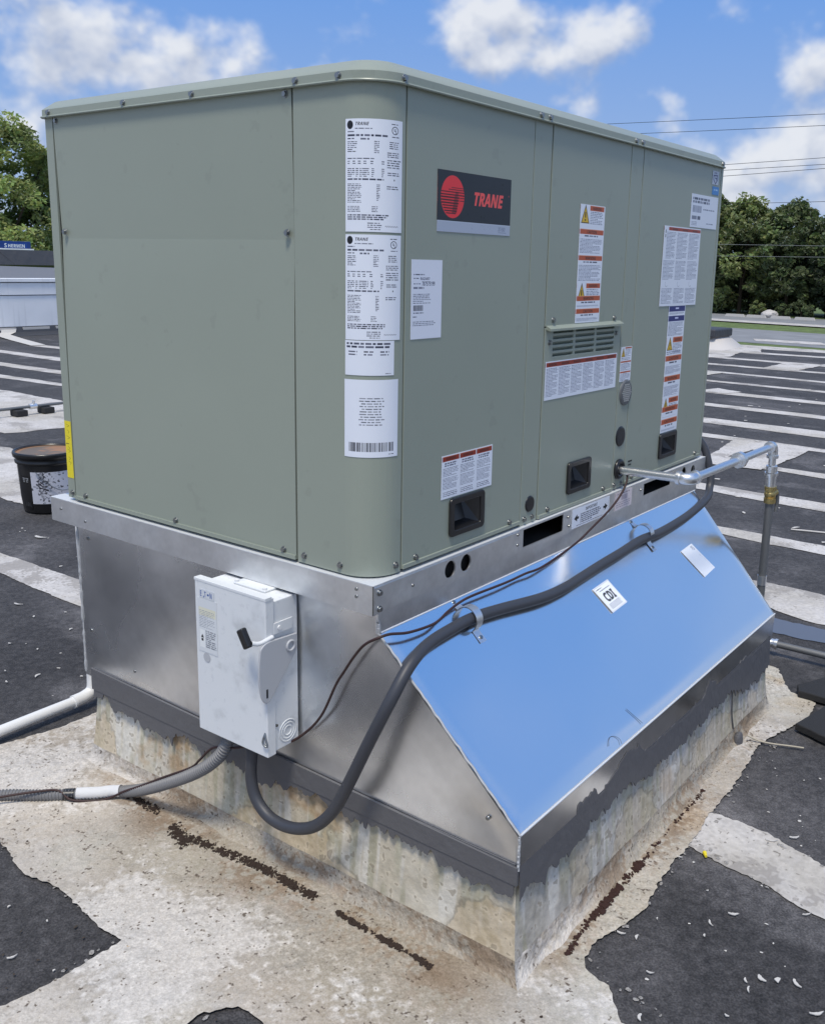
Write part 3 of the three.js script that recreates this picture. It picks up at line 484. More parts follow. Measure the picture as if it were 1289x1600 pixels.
// ================================================================ CURB ADAPTER (galvanized hood)
const HN = V(0, 0.745, 0.668), HQ = [0.758, -0.010];
const onHood = (x, t, off = 0) => { const l = Math.hypot(0.381, 0.425); return [x, HQ[0] - 0.381 / l * t + HN.y * off, HQ[1] + 0.425 / l * t + HN.z * off]; };   // t metres down the slope
{
  const a = thing('curb_adapter', [1.0, 0.3, -0.4], 'shiny galvanized sheet metal adapter with blue reflecting sloped hood on the curb', 'duct adapter');
  const sideOutline = [[-1.259, 0.300], [0.415, 0.290], [0.415, 0.374], [-0.006, 0.756], [-0.006, 0.83], [-1.259, 0.83]];
  const side = (x0, bump) => { const g = extrudeX(sideOutline, x0, x0 + 0.004); return g; };
  { const rows = [], n = 60, m = 130; for (let i = 0; i <= n; i++) { const y = mix(0.295, 0.83, i / n), zf = y < 0.374 ? 0.415 : y < 0.756 ? mix(0.415, -0.006, (y - 0.374) / 0.382) : -0.006, r = []; for (let k = 0; k <= m; k++) { const z = mix(-1.259, zf, k / m), e = Math.min(z + 1.259, zf - z, y - 0.295, 0.83 - y), w = sstep(0, 0.10, e); r.push([0.026 + w * ((fbm3(z * 2.6 + 4, y * 3.2, 2, 2) - 0.5) * 0.014 + (fbm3(z * 7, y * 7, 5, 2) - 0.5) * 0.0016), y, z]); } rows.push(r); }
    part(a, 'side_panel', uvBox(loft(rows, false)), M.sheet); part(a, 'side_panel', side(0.036), M.sheet); }
  const rs = loft([[[1.846, 0.290, -1.259], [1.846, 0.290, 0.413]], [[1.856, 0.374, -1.259], [1.856, 0.374, 0.413]], [[2.03, 0.756, -1.259], [2.03, 0.756, -0.008]], [[2.03, 0.83, -1.259], [2.03, 0.83, -0.008]]], false); part(a, 'side_panel', uvBox(toCreasedNormals(rs, 0.3)), M.sheet);
  // hood: tapered sloping sheet, slightly dished
  { const rows = [], n = 60, m = 160; for (let i = 0; i <= n; i++) { const t = i / n, r = []; for (let j = 0; j <= m; j++) { const s = j / m, xl = mix(0.027, 0.033, t), xr = mix(2.03, 1.850, t), ed = Math.min(s * 1.9, (1 - s) * 1.9, (1 - t) * 0.571), roll = ed < 0.045 ? 0.0026 * (1 - ed / 0.045) ** 2 : 0, dish = -0.003 * Math.sin(Math.PI * t) * Math.sin(Math.PI * s) - roll + 0.0008 * Math.sin(s * 9 + t * 4) * Math.sin(t * 5 + s * 3); r.push([mix(xl, xr, s), mix(0.758, 0.375, t) + dish, mix(-0.004, 0.416, t) + dish]); } rows.push(r); } const g = loft(rows, false); const q = uvBox(g); part(a, 'hood_panel', q, M.mirror); }
  part(a, 'front_lip', (() => { const g = loft([[[0.026, 0.376, 0.417], [1.852, 0.376, 0.417]], [[0.022, 0.288, 0.419], [1.836, 0.280, 0.419]], [[0.022, 0.283, 0.414], [1.836, 0.275, 0.414]], [[0.026, 0.37, 0.408], [1.852, 0.37, 0.408]]], false); return uvBox(toCreasedNormals(g, 0.2)); })(), M.lip);
  part(a, 'top_flange', bx(0.024, 2.04, 0.757, 0.812, -0.012, -0.0035), M.galv);
  part(a, 'hem', cyl([0.03, 0.3765, 0.417], [1.85, 0.376, 0.417], 0.0026, 0.0026, 8), M.flange); part(a, 'hem', cyl([0.03, 0.7585, -0.0035], [2.03, 0.758, -0.0035], 0.0022, 0.0022, 8), M.flange);
  // sealant beads along the folded edges
  const bead = (p, q, r, seed) => { const pts = []; for (let i = 0; i <= 60; i++) { const t = i / 60; pts.push([mix(p[0], q[0], t) + (fbm3(i * 0.6, seed, 0, 3) - 0.5) * 0.006, mix(p[1], q[1], t) + (fbm3(i * 0.6, seed, 9, 3) - 0.5) * 0.006, mix(p[2], q[2], t)]); } return tube(pts, r, 120, 6); };
  part(a, 'sealant_bead', bead([0.0265, 0.79, -0.006], [0.0275, 0.757, -0.003], 0.0045, 1), M.sealant);
  part(a, 'sealant_bead', bead([0.0275, 0.757, -0.003], [0.0290, 0.377, 0.417], 0.0032, 2), M.sealant);
  part(a, 'sealant_bead', bead([0.0265, 0.375, 0.417], [0.0225, 0.29, 0.419], 0.0034, 3), M.sealant);
  part(a, 'sealant_bead', bead([0.0265, 0.82, -1.257], [0.0265, 0.305, -1.257], 0.0042, 4), M.sealant);
  const sg = new THREE.CylinderGeometry(0.005, 0.006, 0.004, 6); sg.rotateZ(Math.PI / 2);
  for (const [y, z] of [[0.77, -1.20], [0.46, -1.21], [0.38, -0.99], [0.39, 0.33]]) pin(a, 'screw', sg, M.screw, 0.0245, y, z);
  // folded front edge, pencil marks
  part(a, 'scratch', (() => { const p = [[0.504, 0.548], [0.520, 0.537], [0.536, 0.533], [0.552, 0.539], [0.562, 0.552], [0.557, 0.566]].map(([x, t]) => onHood(x, t, 0.0006)); return tube(p, 0.0006, 30, 5); })(), M.conduit); part(a, 'scratch', tube([[0.676, 0.503], [0.697, 0.560]].map(([x, t]) => onHood(x, t, 0.0006)), 0.0007, 6, 5), M.conduit);
}

// ================================================================ LABELS
const greek = (c, x, y, w, h, n, col = '#4a4f63', seed = 1, dens = 0.78) => { const r = rng(seed), lh = h / n; c.fillStyle = col; for (let i = 0; i < n; i++) { let q = x; const end = x + w * (i % 5 === 4 ? 0.55 : 0.86 + 0.14 * r()); while (q < end) { const l = Math.min(end - q, lh * (0.8 + 2.2 * r())); c.globalAlpha = 0.55 + 0.4 * r(); c.fillRect(q, y + i * lh + lh * 0.18, l, lh * 0.56 * dens); q += l + lh * 0.45; } } c.globalAlpha = 1; };
const bars = (c, x, y, w, h, seed, col = '#222530') => { const r = rng(seed); c.fillStyle = col; let q = x; while (q < x + w) { const l = 1 + r() * w * 0.022; c.fillRect(q, y, Math.min(l, x + w - q), h); q += l + 1 + r() * w * 0.018; } };
const INK = '#1b1f33', PAPER = '#dfe4ee';
function warnBar(c, x, y, w, h, col = '#b4482a', word = 'WARNING') { c.fillStyle = col; c.fillRect(x, y, w, h); c.fillStyle = '#e0a183'; c.fillRect(x, y, w, h * 0.08); c.fillStyle = '#2a0d06'; c.textAlign = 'center'; c.textBaseline = 'middle'; c.font = `bold ${Math.round(h * 0.8)}px sans-serif`; if (word) c.fillText(word, x + w / 2, y + h * 0.54, w * 0.62); c.textAlign = 'left'; }
function tri(c, x, y, s) { c.fillStyle = '#d8b12c'; c.beginPath(); c.moveTo(x + s / 2, y); c.lineTo(x + s, y + s * 1.25); c.lineTo(x, y + s * 1.25); c.closePath(); c.fill(); c.strokeStyle = '#3a2c10'; c.lineWidth = s * 0.07; c.stroke(); c.fillStyle = '#1a1408'; c.fillRect(x + s * 0.44, y + s * 0.45, s * 0.13, s * 0.42); c.fillRect(x + s * 0.44, y + s * 0.98, s * 0.13, s * 0.13); }
const paper = (c, w, h) => { c.fillStyle = PAPER; c.fillRect(0, 0, w, h); };
const labelMat = (tex) => Std({ map: tex, roughness: 0.42 });
function nameplate(seed) {
  return canvasTex(448, 790, (c, w, h) => {
    paper(c, w, h); c.fillStyle = '#12141c'; c.beginPath(); c.ellipse(38, 42, 24, 30, 0, 0, 7); c.fill(); c.font = 'italic bold 32px sans-serif'; c.fillText('TRANE', 76, 46, 100); greek(c, 78, 62, 140, 14, 1, INK, seed);
    c.strokeStyle = INK; c.lineWidth = 5; c.beginPath(); c.arc(376, 72, 26, 0, 7); c.stroke(); c.font = 'bold 26px sans-serif'; c.fillText('U', 364, 78); c.fillText('L', 378, 92); greek(c, 345, 24, 64, 14, 1, INK, seed + 1); greek(c, 350, 112, 64, 14, 1, INK, seed + 2);
    greek(c, 18, 82, 60, 18, 1, INK, seed + 3); c.fillStyle = INK; greek(c, 18, 104, 300, 20, 1, INK, seed + 4, 1.2); greek(c, 18, 130, 60, 18, 1, INK, seed + 5); greek(c, 118, 130, 72, 18, 1, INK, seed + 6, 1.2);
    greek(c, 18, 154, 76, 80, 6, INK, seed + 7); greek(c, 216, 150, 40, 90, 7, INK, seed + 8); greek(c, 330, 150, 80, 56, 4, INK, seed + 9); greek(c, 312, 224, 112, 42, 3, INK, seed + 10); greek(c, 312, 276, 120, 66, 4, INK, seed + 11);
    greek(c, 18, 268, 210, 16, 1, INK, seed + 12); for (const x of [18, 60, 100, 140, 190, 270]) greek(c, x, 288, 22, 30, 2, INK, seed + x); for (const x of [18, 84, 112, 140, 198, 270]) greek(c, x, 340, x === 18 ? 60 : 20 + (x % 3) * 12, 66, 5, INK, seed + x * 2);
    greek(c, 18, 410, 280, 18, 1, INK, seed + 13, 1.1); greek(c, 316, 364, 100, 30, 2, INK, seed + 14); c.fillRect(368, 412, 8, 12); greek(c, 18, 448, 110, 140, 12, INK, seed + 15); greek(c, 234, 452, 26, 120, 10, INK, seed + 16); greek(c, 310, 460, 100, 30, 2, INK, seed + 17); greek(c, 18, 606, 110, 46, 4, INK, seed + 18); greek(c, 200, 606, 44, 46, 4, INK, seed + 19);
    greek(c, 18, 664, 310, 44, 3, INK, seed + 20, 1.1); greek(c, 170, 722, 110, 44, 3, INK, seed + 21); c.font = 'italic 22px serif'; c.strokeStyle = INK; c.lineWidth = 2; c.beginPath(); c.moveTo(300, 752); for (let i = 0; i < 14; i++) c.lineTo(306 + i * 8, 744 + (i % 2 ? 10 : 0)); c.stroke(); greek(c, 190, 768, 80, 12, 1, INK, seed + 22);
  });
}
const T = {};
T.plate = [nameplate(100), nameplate(300)];
T.patent = canvasTex(384, 240, (c, w, h) => { paper(c, w, h); greek(c, 14, 10, 350, 44, 2, INK, 3, 1.1); for (const x of [30, 150, 270]) greek(c, x, 68, 72, 40, 2, INK, x); greek(c, 310, 222, 52, 12, 1, INK, 9); });
T.barcode = canvasTex(448, 620, (c, w, h) => { paper(c, w, h); const r = rng(5); for (let i = 0; i < 11; i++) { const l = 150 + r() * 60; greek(c, 224 - l / 2, 140 + i * 21, l, 19, 1, '#474b58', 40 + i); } bars(c, 40, 500, 370, 74, 8); greek(c, 360, 592, 50, 12, 1, INK, 2); });
T.logo = canvasTex(704, 304, (c, w, h) => {
  c.fillStyle = '#23272e'; c.fillRect(0, 0, w, 250); c.fillStyle = '#a9b2c2'; c.fillRect(0, 248, w, 56); c.fillStyle = '#b9c2d0'; c.fillRect(0, 248, w, 4);
  c.fillStyle = '#e2343a'; c.beginPath(); c.ellipse(134, 128, 106, 106, 0, 0, 7); c.fill(); c.save(); c.beginPath(); c.ellipse(134, 128, 106, 106, 0, 0, 7); c.clip(); c.fillStyle = '#3a1216';
  const rows = [[120, 240, 82, 3], [96, 240, 92, 4], [28, 240, 104, 5], [28, 240, 118, 6], [28, 196, 131, 7], [30, 240, 118, 3], [30, 192, 145, 7], [200, 240, 131, 4], [34, 188, 159, 7], [200, 238, 145, 4], [42, 182, 172, 6], [50, 178, 185, 6], [60, 172, 198, 6], [76, 164, 210, 5]]; for (const [x0, x1, y, t] of rows) c.fillRect(x0, y - t / 2, x1 - x0, t);
  c.beginPath(); c.moveTo(160, 100); c.lineTo(186, 100); c.lineTo(172, 208); c.lineTo(128, 208); c.closePath(); c.globalAlpha = 0.45; c.fill(); c.restore(); c.globalAlpha = 1;
  c.fillStyle = '#ec5552'; c.font = 'italic bold 92px sans-serif'; c.textBaseline = 'middle'; c.save(); c.translate(322, 126); c.fillText('TRANE', 0, 0, 350); c.lineWidth = 4; c.strokeStyle = '#ec5552'; c.strokeText('TRANE', 0, 0, 350); c.restore(); c.font = 'bold 12px sans-serif'; c.fillText('®', 676, 92);
  const r = rng(44); c.fillStyle = '#0e0f12'; for (let i = 0; i < 16; i++) { c.beginPath(); c.arc(260 + r() * 420, r() < 0.5 ? 30 + r() * 40 : 196 + r() * 44, 2 + r() * 4, 0, 7); c.fill(); }
  c.fillStyle = '#5c6680'; c.font = 'italic 30px serif'; c.fillText('XV80', 576, 272, 92); c.fillRect(580, 289, 84, 2); c.fillStyle = '#7d87a0'; for (let i = 0; i < 14; i++) c.fillRect(270 + r() * 260, 256 + r() * 26, 3, 3);
});
T.slip = canvasTex(288, 448, (c, w, h) => { c.fillStyle = '#dfe3ee'; c.fillRect(0, 0, w, h); greek(c, 20, 78, 106, 14, 1, '#444a5e', 1); greek(c, 20, 100, 52, 12, 1, '#444a5e', 2); c.fillStyle = '#333950'; c.font = 'bold 22px sans-serif'; c.fillText('RA23457', 82, 114, 90); c.font = 'bold 34px sans-serif'; c.fillText('787575199', 98, 146, 122); greek(c, 20, 130, 66, 13, 1, '#444a5e', 4); greek(c, 20, 150, 100, 16, 1, '#333950', 5, 1.2); greek(c, 18, 190, 170, 60, 6, '#4a5064', 6); bars(c, 22, 256, 88, 32, 3); greek(c, 22, 294, 110, 14, 1, '#444a5e', 7); greek(c, 18, 316, 44, 14, 1, '#444a5e', 8); greek(c, 18, 346, 220, 30, 3, '#4a5064', 9); });
T.warn3 = canvasTex(512, 256, (c, w, h) => { paper(c, w, h); for (let k = 0; k < 3; k++) { const x = 8 + k * 168; warnBar(c, x, 6, 160, 30, '#8f2f1c'); greek(c, x + 20, 42, 120, 26, 2, '#3a3f55', 20 + k, 1.1); greek(c, x + 6, 74, 148, 52, 6, '#565c72', 30 + k); greek(c, x + 6, 132, 148, 70, 9, '#565c72', 40 + k); greek(c, x + 10, 214, 140, 32, 3, '#3a3f55', 50 + k); } });
function stripTex(n, secs, seed, w = 192, h = 512) { return canvasTex(w, h, (c) => { paper(c, w, h); let y = 0; secs.forEach((s, i) => { const hh = s[1] * h; const bh = 0.042 * h; if (s[0] === 'b') { c.fillStyle = '#23286e'; c.fillRect(4, y + 2, w - 8, bh); c.fillStyle = '#c9cdeb'; c.font = `bold ${Math.round(bh * 0.7)}px sans-serif`; c.fillRect(w * 0.4, y + bh * 0.35, w * 0.2, bh * 0.3); greek(c, 8, y + bh + 6, w - 16, hh - bh - 10, Math.max(2, Math.round(hh / 9)), '#535a74', seed + i); } else if (s[0] === 't') { tri(c, 10, y + 6, w * 0.30); warnBar(c, w * 0.38, y + 3, w * 0.58, bh, '#b4532e'); greek(c, w * 0.40, y + bh + 6, w * 0.54, hh * 0.55, Math.max(2, Math.round(hh / 13)), '#535a74', seed + i); if (hh > w * 0.55) greek(c, 8, y + hh * 0.78, w - 16, hh * 0.2, 2, '#535a74', seed + i + 50); } else { warnBar(c, 4, y + 2, w - 8, bh, '#b4532e', i % 2 ? 'CAUTION' : 'WARNING'); greek(c, 40, y + bh + 4, w - 80, bh * 0.6, 1, '#3a3f55', seed + i); greek(c, 8, y + bh * 2, w - 16, hh - bh * 2.3, Math.max(2, Math.round(hh / 10)), '#535a74', seed + i + 9); } y += hh; }); }); }
T.strip4 = stripTex(5, [['t', 0.20], ['w', 0.22], ['w', 0.235], ['t', 0.11], ['w', 0.11], ['w', 0.125]], 60);
T.strip7 = stripTex(8, [['b', 0.075], ['b', 0.165], ['t', 0.145], ['w', 0.16], ['w', 0.175], ['t', 0.07], ['w', 0.10], ['w', 0.11]], 70, 160, 640);
T.small6 = stripTex(3, [['t', 0.4], ['w', 0.3], ['w', 0.3]], 80, 128, 192);
T.warn5 = canvasTex(640, 160, (c, w, h) => { paper(c, w, h); c.fillStyle = '#8f2f1c'; c.fillRect(6, 5, w - 12, 18); for (let k = 0; k < 6; k++) { const x = 8 + k * 104; c.fillStyle = '#2a0d06'; c.font = 'bold 14px sans-serif'; c.textBaseline = 'middle'; c.fillText('WARNING', x + 16, 14, 66); greek(c, x, 28, 96, 120, 20, '#59607a', 200 + k * 3); } });
T.doc = canvasTex(512, 448, (c, w, h) => { c.fillStyle = '#dde2ec'; c.fillRect(0, 0, w, h); c.fillStyle = '#9a3a26'; c.fillRect(60, 6, w - 64, 18); c.fillStyle = '#2a0d06'; c.font = 'bold 15px sans-serif'; c.textBaseline = 'middle'; for (let k = 0; k < 3; k++) c.fillText('WARNING', 110 + k * 140, 16, 80); c.fillStyle = '#333'; c.fillRect(18, 22, 8, 18); c.fillRect(18, 46, 8, 18); for (let k = 0; k < 3; k++) { const x = 14 + k * 166; greek(c, x + (k ? 0 : 24), 32, 150 - (k ? 0 : 24), 150, 20, '#5b627b', 300 + k); greek(c, x, 190, 150, 110, 15, '#5b627b', 310 + k); c.strokeStyle = '#7a8096'; c.lineWidth = 2; c.beginPath(); c.arc(x + 60, 322, 16, 0.5, 4); c.stroke(); greek(c, x, 346, 150, 90, 12, '#5b627b', 320 + k); } });
T.ratings = canvasTex(400, 176, (c, w, h) => { c.fillStyle = '#d7dde9'; c.fillRect(0, 0, w, h); greek(c, 20, 14, 270, 34, 2, '#3d4358', 1, 1.3); bars(c, 24, 60, 130, 36, 7, '#596079'); greek(c, 180, 70, 180, 16, 1, '#596079', 3); c.font = 'bold 30px sans-serif'; greek(c, 20, 110, 140, 26, 1, '#3d4358', 9, 1.3); greek(c, 20, 144, 80, 24, 3, '#596079', 4); greek(c, 240, 146, 110, 12, 1, '#596079', 5); });
T.shield = canvasTex(96, 96, (c, w, h) => { c.fillStyle = '#b9c0cc'; c.fillRect(0, 0, w, h); greek(c, 24, 6, 48, 16, 1, '#4a4870', 3, 1.3); c.strokeStyle = '#43416b'; c.lineWidth = 8; c.beginPath(); c.moveTo(18, 34); c.lineTo(78, 30); c.lineTo(76, 62); c.lineTo(48, 90); c.lineTo(20, 62); c.closePath(); c.stroke(); c.beginPath(); c.moveTo(40, 50); c.lineTo(62, 50); c.lineTo(62, 64); c.stroke(); });
T.blue = canvasTex(96, 64, (c, w, h) => { c.fillStyle = '#3f7fc0'; c.fillRect(0, 0, w, h); c.fillStyle = '#9cc3e6'; c.font = 'bold 20px sans-serif'; greek(c, 18, 16, 60, 18, 1, '#b5d2ee', 2, 1.2); });
T.important = canvasTex(512, 128, (c, w, h) => { paper(c, w, h); c.fillStyle = '#14161c'; c.textAlign = 'center'; c.textBaseline = 'middle'; c.font = 'bold 28px sans-serif'; c.fillText('IMPORTANT', 256, 24, 200); greek(c, 110, 42, 290, 66, 5, '#2c3040', 12, 1.1); const ar = (x, s) => { c.fillStyle = '#14161c'; c.beginPath(); c.moveTo(x + 40 * s, 64); c.lineTo(x, 40); c.lineTo(x, 88); c.closePath(); c.fill(); c.fillRect(Math.min(x - 22 * s, x), 56, 22, 16); }; ar(66, -1); ar(446, 1); greek(c, 60, 112, 390, 10, 1, '#2c3040', 14); });
T.pink = canvasTex(192, 96, (c, w, h) => { c.fillStyle = '#d9cfd2'; c.fillRect(0, 0, w, h); greek(c, 20, 6, 150, 14, 1, '#8a7b85', 2); bars(c, 70, 22, 70, 26, 3, '#8d8090'); greek(c, 14, 54, 160, 34, 3, '#9a8f99', 4); });
T.cdi = canvasTex(320, 256, (c, w, h) => { c.fillStyle = '#eef1f5'; c.fillRect(0, 0, w, h); c.strokeStyle = '#8b93a5'; c.lineWidth = 3; c.strokeRect(8, 8, w - 16, h - 16); greek(c, 24, 22, 120, 16, 1, '#333a4c', 1); greek(c, 70, 44, 210, 16, 1, '#333a4c', 2); c.fillStyle = '#0d0f14'; c.font = 'bold 116px sans-serif'; c.textBaseline = 'middle'; c.textAlign = 'center'; c.fillText('CDI', 160, 122, 190); c.lineWidth = 5; c.strokeStyle = '#0d0f14'; c.strokeText('CDI', 160, 122, 190); greek(c, 40, 180, 240, 56, 4, '#4a5164', 3); });
T.whiteSlip = canvasTex(384, 160, (c, w, h) => { c.fillStyle = '#dde2ea'; c.fillRect(0, 0, w, h); greek(c, 20, 14, 60, 30, 2, '#5a6070', 3, 1.1); greek(c, 150, 18, 36, 10, 1, '#9aa1b0', 5); });
T.yellow = canvasTex(64, 384, (c, w, h) => { c.fillStyle = '#e3d22a'; c.fillRect(0, 0, w, h); c.strokeStyle = '#6b6010'; c.lineWidth = 2; const r = rng(9); for (const y of [20, 60, 100, 170, 190, 240, 270]) { c.beginPath(); c.moveTo(10 + r() * 20, y); c.lineTo(30 + r() * 20, y + 10); c.lineTo(20 + r() * 20, y + 22); c.stroke(); } c.fillStyle = '#4b430c'; c.fillRect(6, 150, 30, 5); });
T.switchLabel = canvasTex(192, 448, (c, w, h) => { c.fillStyle = '#d3d7da'; c.fillRect(0, 0, w, h); c.fillStyle = '#d9d8c4'; c.fillRect(10, 74, w - 20, 70); greek(c, 14, 96, 160, 150, 11, '#9297a0', 2); c.fillStyle = '#e3e6e6'; c.fillRect(14, 262, 52, 150); greek(c, 74, 258, 108, 150, 9, '#6d727c', 3, 1.1); c.fillStyle = '#15171c'; c.beginPath(); c.moveTo(40, 300); c.lineTo(56, 330); c.lineTo(26, 330); c.closePath(); c.fill(); c.fillRect(30, 336, 20, 22); });
T.eaton = canvasTex(256, 64, (c, w, h) => { c.fillStyle = '#cdd1d5'; c.fillRect(0, 0, w, h); c.fillStyle = '#1f4a94'; c.textBaseline = 'middle'; c.font = 'bold 58px sans-serif'; c.fillText('E', 8, 34, 44); c.fillRect(66, 46, 14, 14); c.fillText('T', 84, 34, 44); c.fillRect(136, 26, 30, 14); c.fillText('N', 176, 34, 70); });
T.bucket = canvasTex(512, 384, (c, w, h) => { c.fillStyle = '#c3c5cf'; c.fillRect(0, 0, w, h); const r = rng(31); for (let i = 0; i < 300; i++) { const x = r() < 0.6 ? 40 + (r() + r()) * 70 : r() * w, y = r() < 0.5 ? r() * h * 0.75 : r() * h; c.fillStyle = r() < 0.7 ? '#23242a' : '#8f929c'; c.globalAlpha = 0.35 + 0.6 * r(); c.beginPath(); c.ellipse(x, y, 1 + r() * 16, 1 + r() * 10, r() * 3, 0, 7); c.fill(); } c.globalAlpha = 1; });
T.bucketInk = canvasTex(160, 384, (c, w, h) => { c.fillStyle = '#0c0c0d'; c.fillRect(0, 0, w, h); c.fillStyle = '#8d8f92'; c.fillRect(12, 20, 130, 52); c.fillStyle = '#17181a'; greek(c, 20, 26, 114, 40, 2, '#17181a', 3, 1.2); c.strokeStyle = '#6a6c70'; c.lineWidth = 9; c.beginPath(); c.arc(80, 160, 50, 0.4, 5.4); c.stroke(); c.beginPath(); c.moveTo(60, 190); c.lineTo(104, 130); c.stroke(); greek(c, 20, 250, 118, 110, 9, '#505256', 4); });
{ const t2 = fine.clone(); void t2; }

// ================================================================ ROOFTOP UNIT
const XL = 0.0136, ZR = -0.0136, XE = 2.0877, ZB = -1.272, Y0 = 0.897, Y1 = 2.030, RAD = 0.09;
{
  const u = thing('rooftop_unit', [1.05, 0.81, -0.64], 'large grey green packaged rooftop air conditioner covered with labels', 'air conditioner');
  // dark inside and back walls
  part(u, 'inner_cabinet', extrudeY([[XL + 0.13, ZR - 0.06], [XE - 0.03, ZR - 0.06], [XE - 0.03, ZB + 0.03], [XL + 0.03, ZB + 0.03], [XL + 0.03, ZR - 0.14]], 0.89, 2.03), M.paintDark);
  part(u, 'side_panel', bx(XE - 0.016, XE, Y0, Y1, ZB + 0.02, ZR - 0.026, 0.002), M.paint); part(u, 'side_panel', bx(XL + 0.06, XE - 0.02, Y0, Y1, ZB, ZB + 0.016, 0.002), M.paint);
  // left face
  part(u, 'corner_post', extrudeY([[XL, -1.236], [XL, ZB], [XL + 0.055, ZB], [XL + 0.055, ZB + 0.014], [XL + 0.012, ZB + 0.014], [XL + 0.012, -1.236]], Y0, Y1), M.paint);
  { const out = [], ys = [Y0, 0.912, 1.2, 1.35, 1.45, 1.52, 1.58, 1.62, 1.65, 1.675, 1.690, 1.80, 1.92, Y1], off = [0, 0, 0.0002, 0.0010, 0.0022, 0.0034, 0.0046, 0.0055, 0.0063, 0.0070, 0.0075, 0.0050, 0.0023, 0];
    const s = new THREE.Shape(); s.moveTo(XL + off[0], ys[0]); for (let i = 1; i < ys.length; i++) s.lineTo(XL + off[i], ys[i]); s.lineTo(XL + 0.016, Y1); s.lineTo(XL + 0.016, Y0); s.closePath(); void out;
    const g = new THREE.ExtrudeGeometry(s, { depth: 0.9622, bevelEnabled: false }); g.translate(0, 0, -1.2315); part(u, 'access_panel', uvBox(toCreasedNormals(g, 0.022)), M.paint); }
  const hem = (x0, x1, y, plane) => plane === 'L' ? extrudeY([[XL - 0.0045, x0], [XL - 0.0045, x1], [XL + 0.004, x1], [XL + 0.004, x0]], y, y + 0.011) : bx(x0, x1, y, y + 0.011, ZR - 0.004, ZR + 0.0045, 0.001);
  part(u, 'panel_hem', hem(-1.230, -0.269, Y0 - 0.001, 'L'), M.paint);
  // near corner post wrapping round
  const arc = (o, n = 22) => { const p = []; for (let i = 0; i <= n; i++) { const a = Math.PI + i / n * -Math.PI / 2; p.push([XL + RAD + Math.cos(a) * (RAD + o), ZR - RAD + Math.sin(a + 0) * -(RAD + o) * -1]); } return p; };
  const arcPts = (o, n = 22) => { const p = []; for (let i = 0; i <= n; i++) { const a = i / n * Math.PI / 2; p.push([XL + RAD - Math.cos(a) * (RAD + o), ZR - RAD + Math.sin(a) * (RAD + o)]); } return p; }; void arc;
  const outer = [[XL, -0.2630], ...arcPts(0), [0.1182, ZR]], inner = [[XL + 0.014, -0.2630], ...arcPts(-0.014), [0.1182, ZR - 0.014]].reverse();
  { const g = extrudeY([...outer, ...inner], Y0 - 0.005, Y1); part(u, 'corner_post', uvBox(toCreasedNormals(g, 0.5)), M.paint, 'rounded front corner post carrying the rating plates'); }
  // right face panels
  const handles = [[0.318, 0.480, 0.934, 1.040], [0.949, 1.105, 0.934, 1.039], [1.648, 1.806, 0.942, 1.039]];
  const panel = (name, x0, x1, y0, y1, holes = []) => { const s = rectShape(x0, x1, y0, y1); for (const h of holes) s.holes.push(h); return part(u, name, extrudeZ(s, ZR - 0.016, ZR, 0.0014), M.paint); };
  const hole = (h) => rectShape(h[0] + 0.012, h[1] - 0.012, h[2] + 0.01, h[3] - 0.01, 0.008);
  panel('access_panel', 0.1240, 0.6768, Y0, Y1, [hole(handles[0])]); part(u, 'panel_hem', hem(0.126, 0.674, Y0 - 0.001, 'R'), M.paint);
  panel('corner_post', 0.6795, 0.7715, 0.888, Y1, []);
  const slots = []; for (let c = 0; c < 3; c++) for (let r = 0; r < 5; r++) slots.push(rectShape(0.826 + c * 0.138, 0.826 + c * 0.138 + 0.124, 1.380 + r * 0.0172, 1.380 + r * 0.0172 + 0.0088));
  panel('access_panel', 0.7778, 1.2752, 1.4705, Y1); panel('access_panel', 0.7778, 1.2752, Y0 - 0.006, 1.4670, [hole(handles[1]), ...slots]); part(u, 'panel_hem', hem(0.781, 1.272, Y0 - 0.007, 'R'), M.paint);
  part(u, 'drip_hood', extrudeX([[ZR, 1.461], [ZR, 1.473], [ZR + 0.017, 1.464], [ZR + 0.017, 1.4575]], 0.782, 1.262), M.paint);
  for (let c = 0; c < 3; c++) for (let r = 0; r < 5; r++) part(u, 'slat', extrudeX([[ZR - 0.003, 1.3888 + r * 0.0172], [ZR - 0.012, 1.3805 + r * 0.0172], [ZR - 0.013, 1.3815 + r * 0.0172], [ZR - 0.004, 1.3898 + r * 0.0172]], 0.826 + c * 0.138, 0.95 + c * 0.138), M.paint);
  panel('corner_post', 1.2790, 1.3664, 0.891, Y1);
  panel('access_panel', 1.3708, 2.0652, Y0, Y1, [hole(handles[2])]); part(u, 'panel_hem', hem(1.374, 2.062, Y0 - 0.001, 'R'), M.paint);
  part(u, 'corner_post', extrudeY([[2.0685, ZR], [XE, ZR], [XE, ZR - 0.024], [XE - 0.012, ZR - 0.024], [XE - 0.012, ZR - 0.012], [2.0685, ZR - 0.012]], Y0, Y1), M.paint);
  for (const [x0, x1] of [[0.1178, 0.1244], [0.7712, 0.7782], [1.2748, 1.2794], [1.3660, 1.3712], [2.0648, 2.0690]]) part(u, 'seam_gasket', bx(x0, x1, 0.893, Y1, ZR - 0.014, ZR - 0.0055), M.blackMatte);
  for (const [z0, z1] of [[-1.2362, -1.2312], [-0.2696, -0.2626]]) part(u, 'seam_gasket', bx(XL + 0.0062, XL + 0.0145, 0.893, Y1, z0, z1), M.blackMatte);
  part(u, 'seam_gasket', bx(0.777, 1.2755, 1.4665, 1.471, ZR - 0.012, ZR - 0.004), M.blackMatte); part(u, 'seam_gasket', bx(0.12, 2.08, 2.0295, 2.0325, -0.02, -0.0125), M.blackMatte); part(u, 'seam_gasket', bx(0.0125, 0.02, 2.0295, 2.0325, -1.26, -0.12), M.blackMatte);
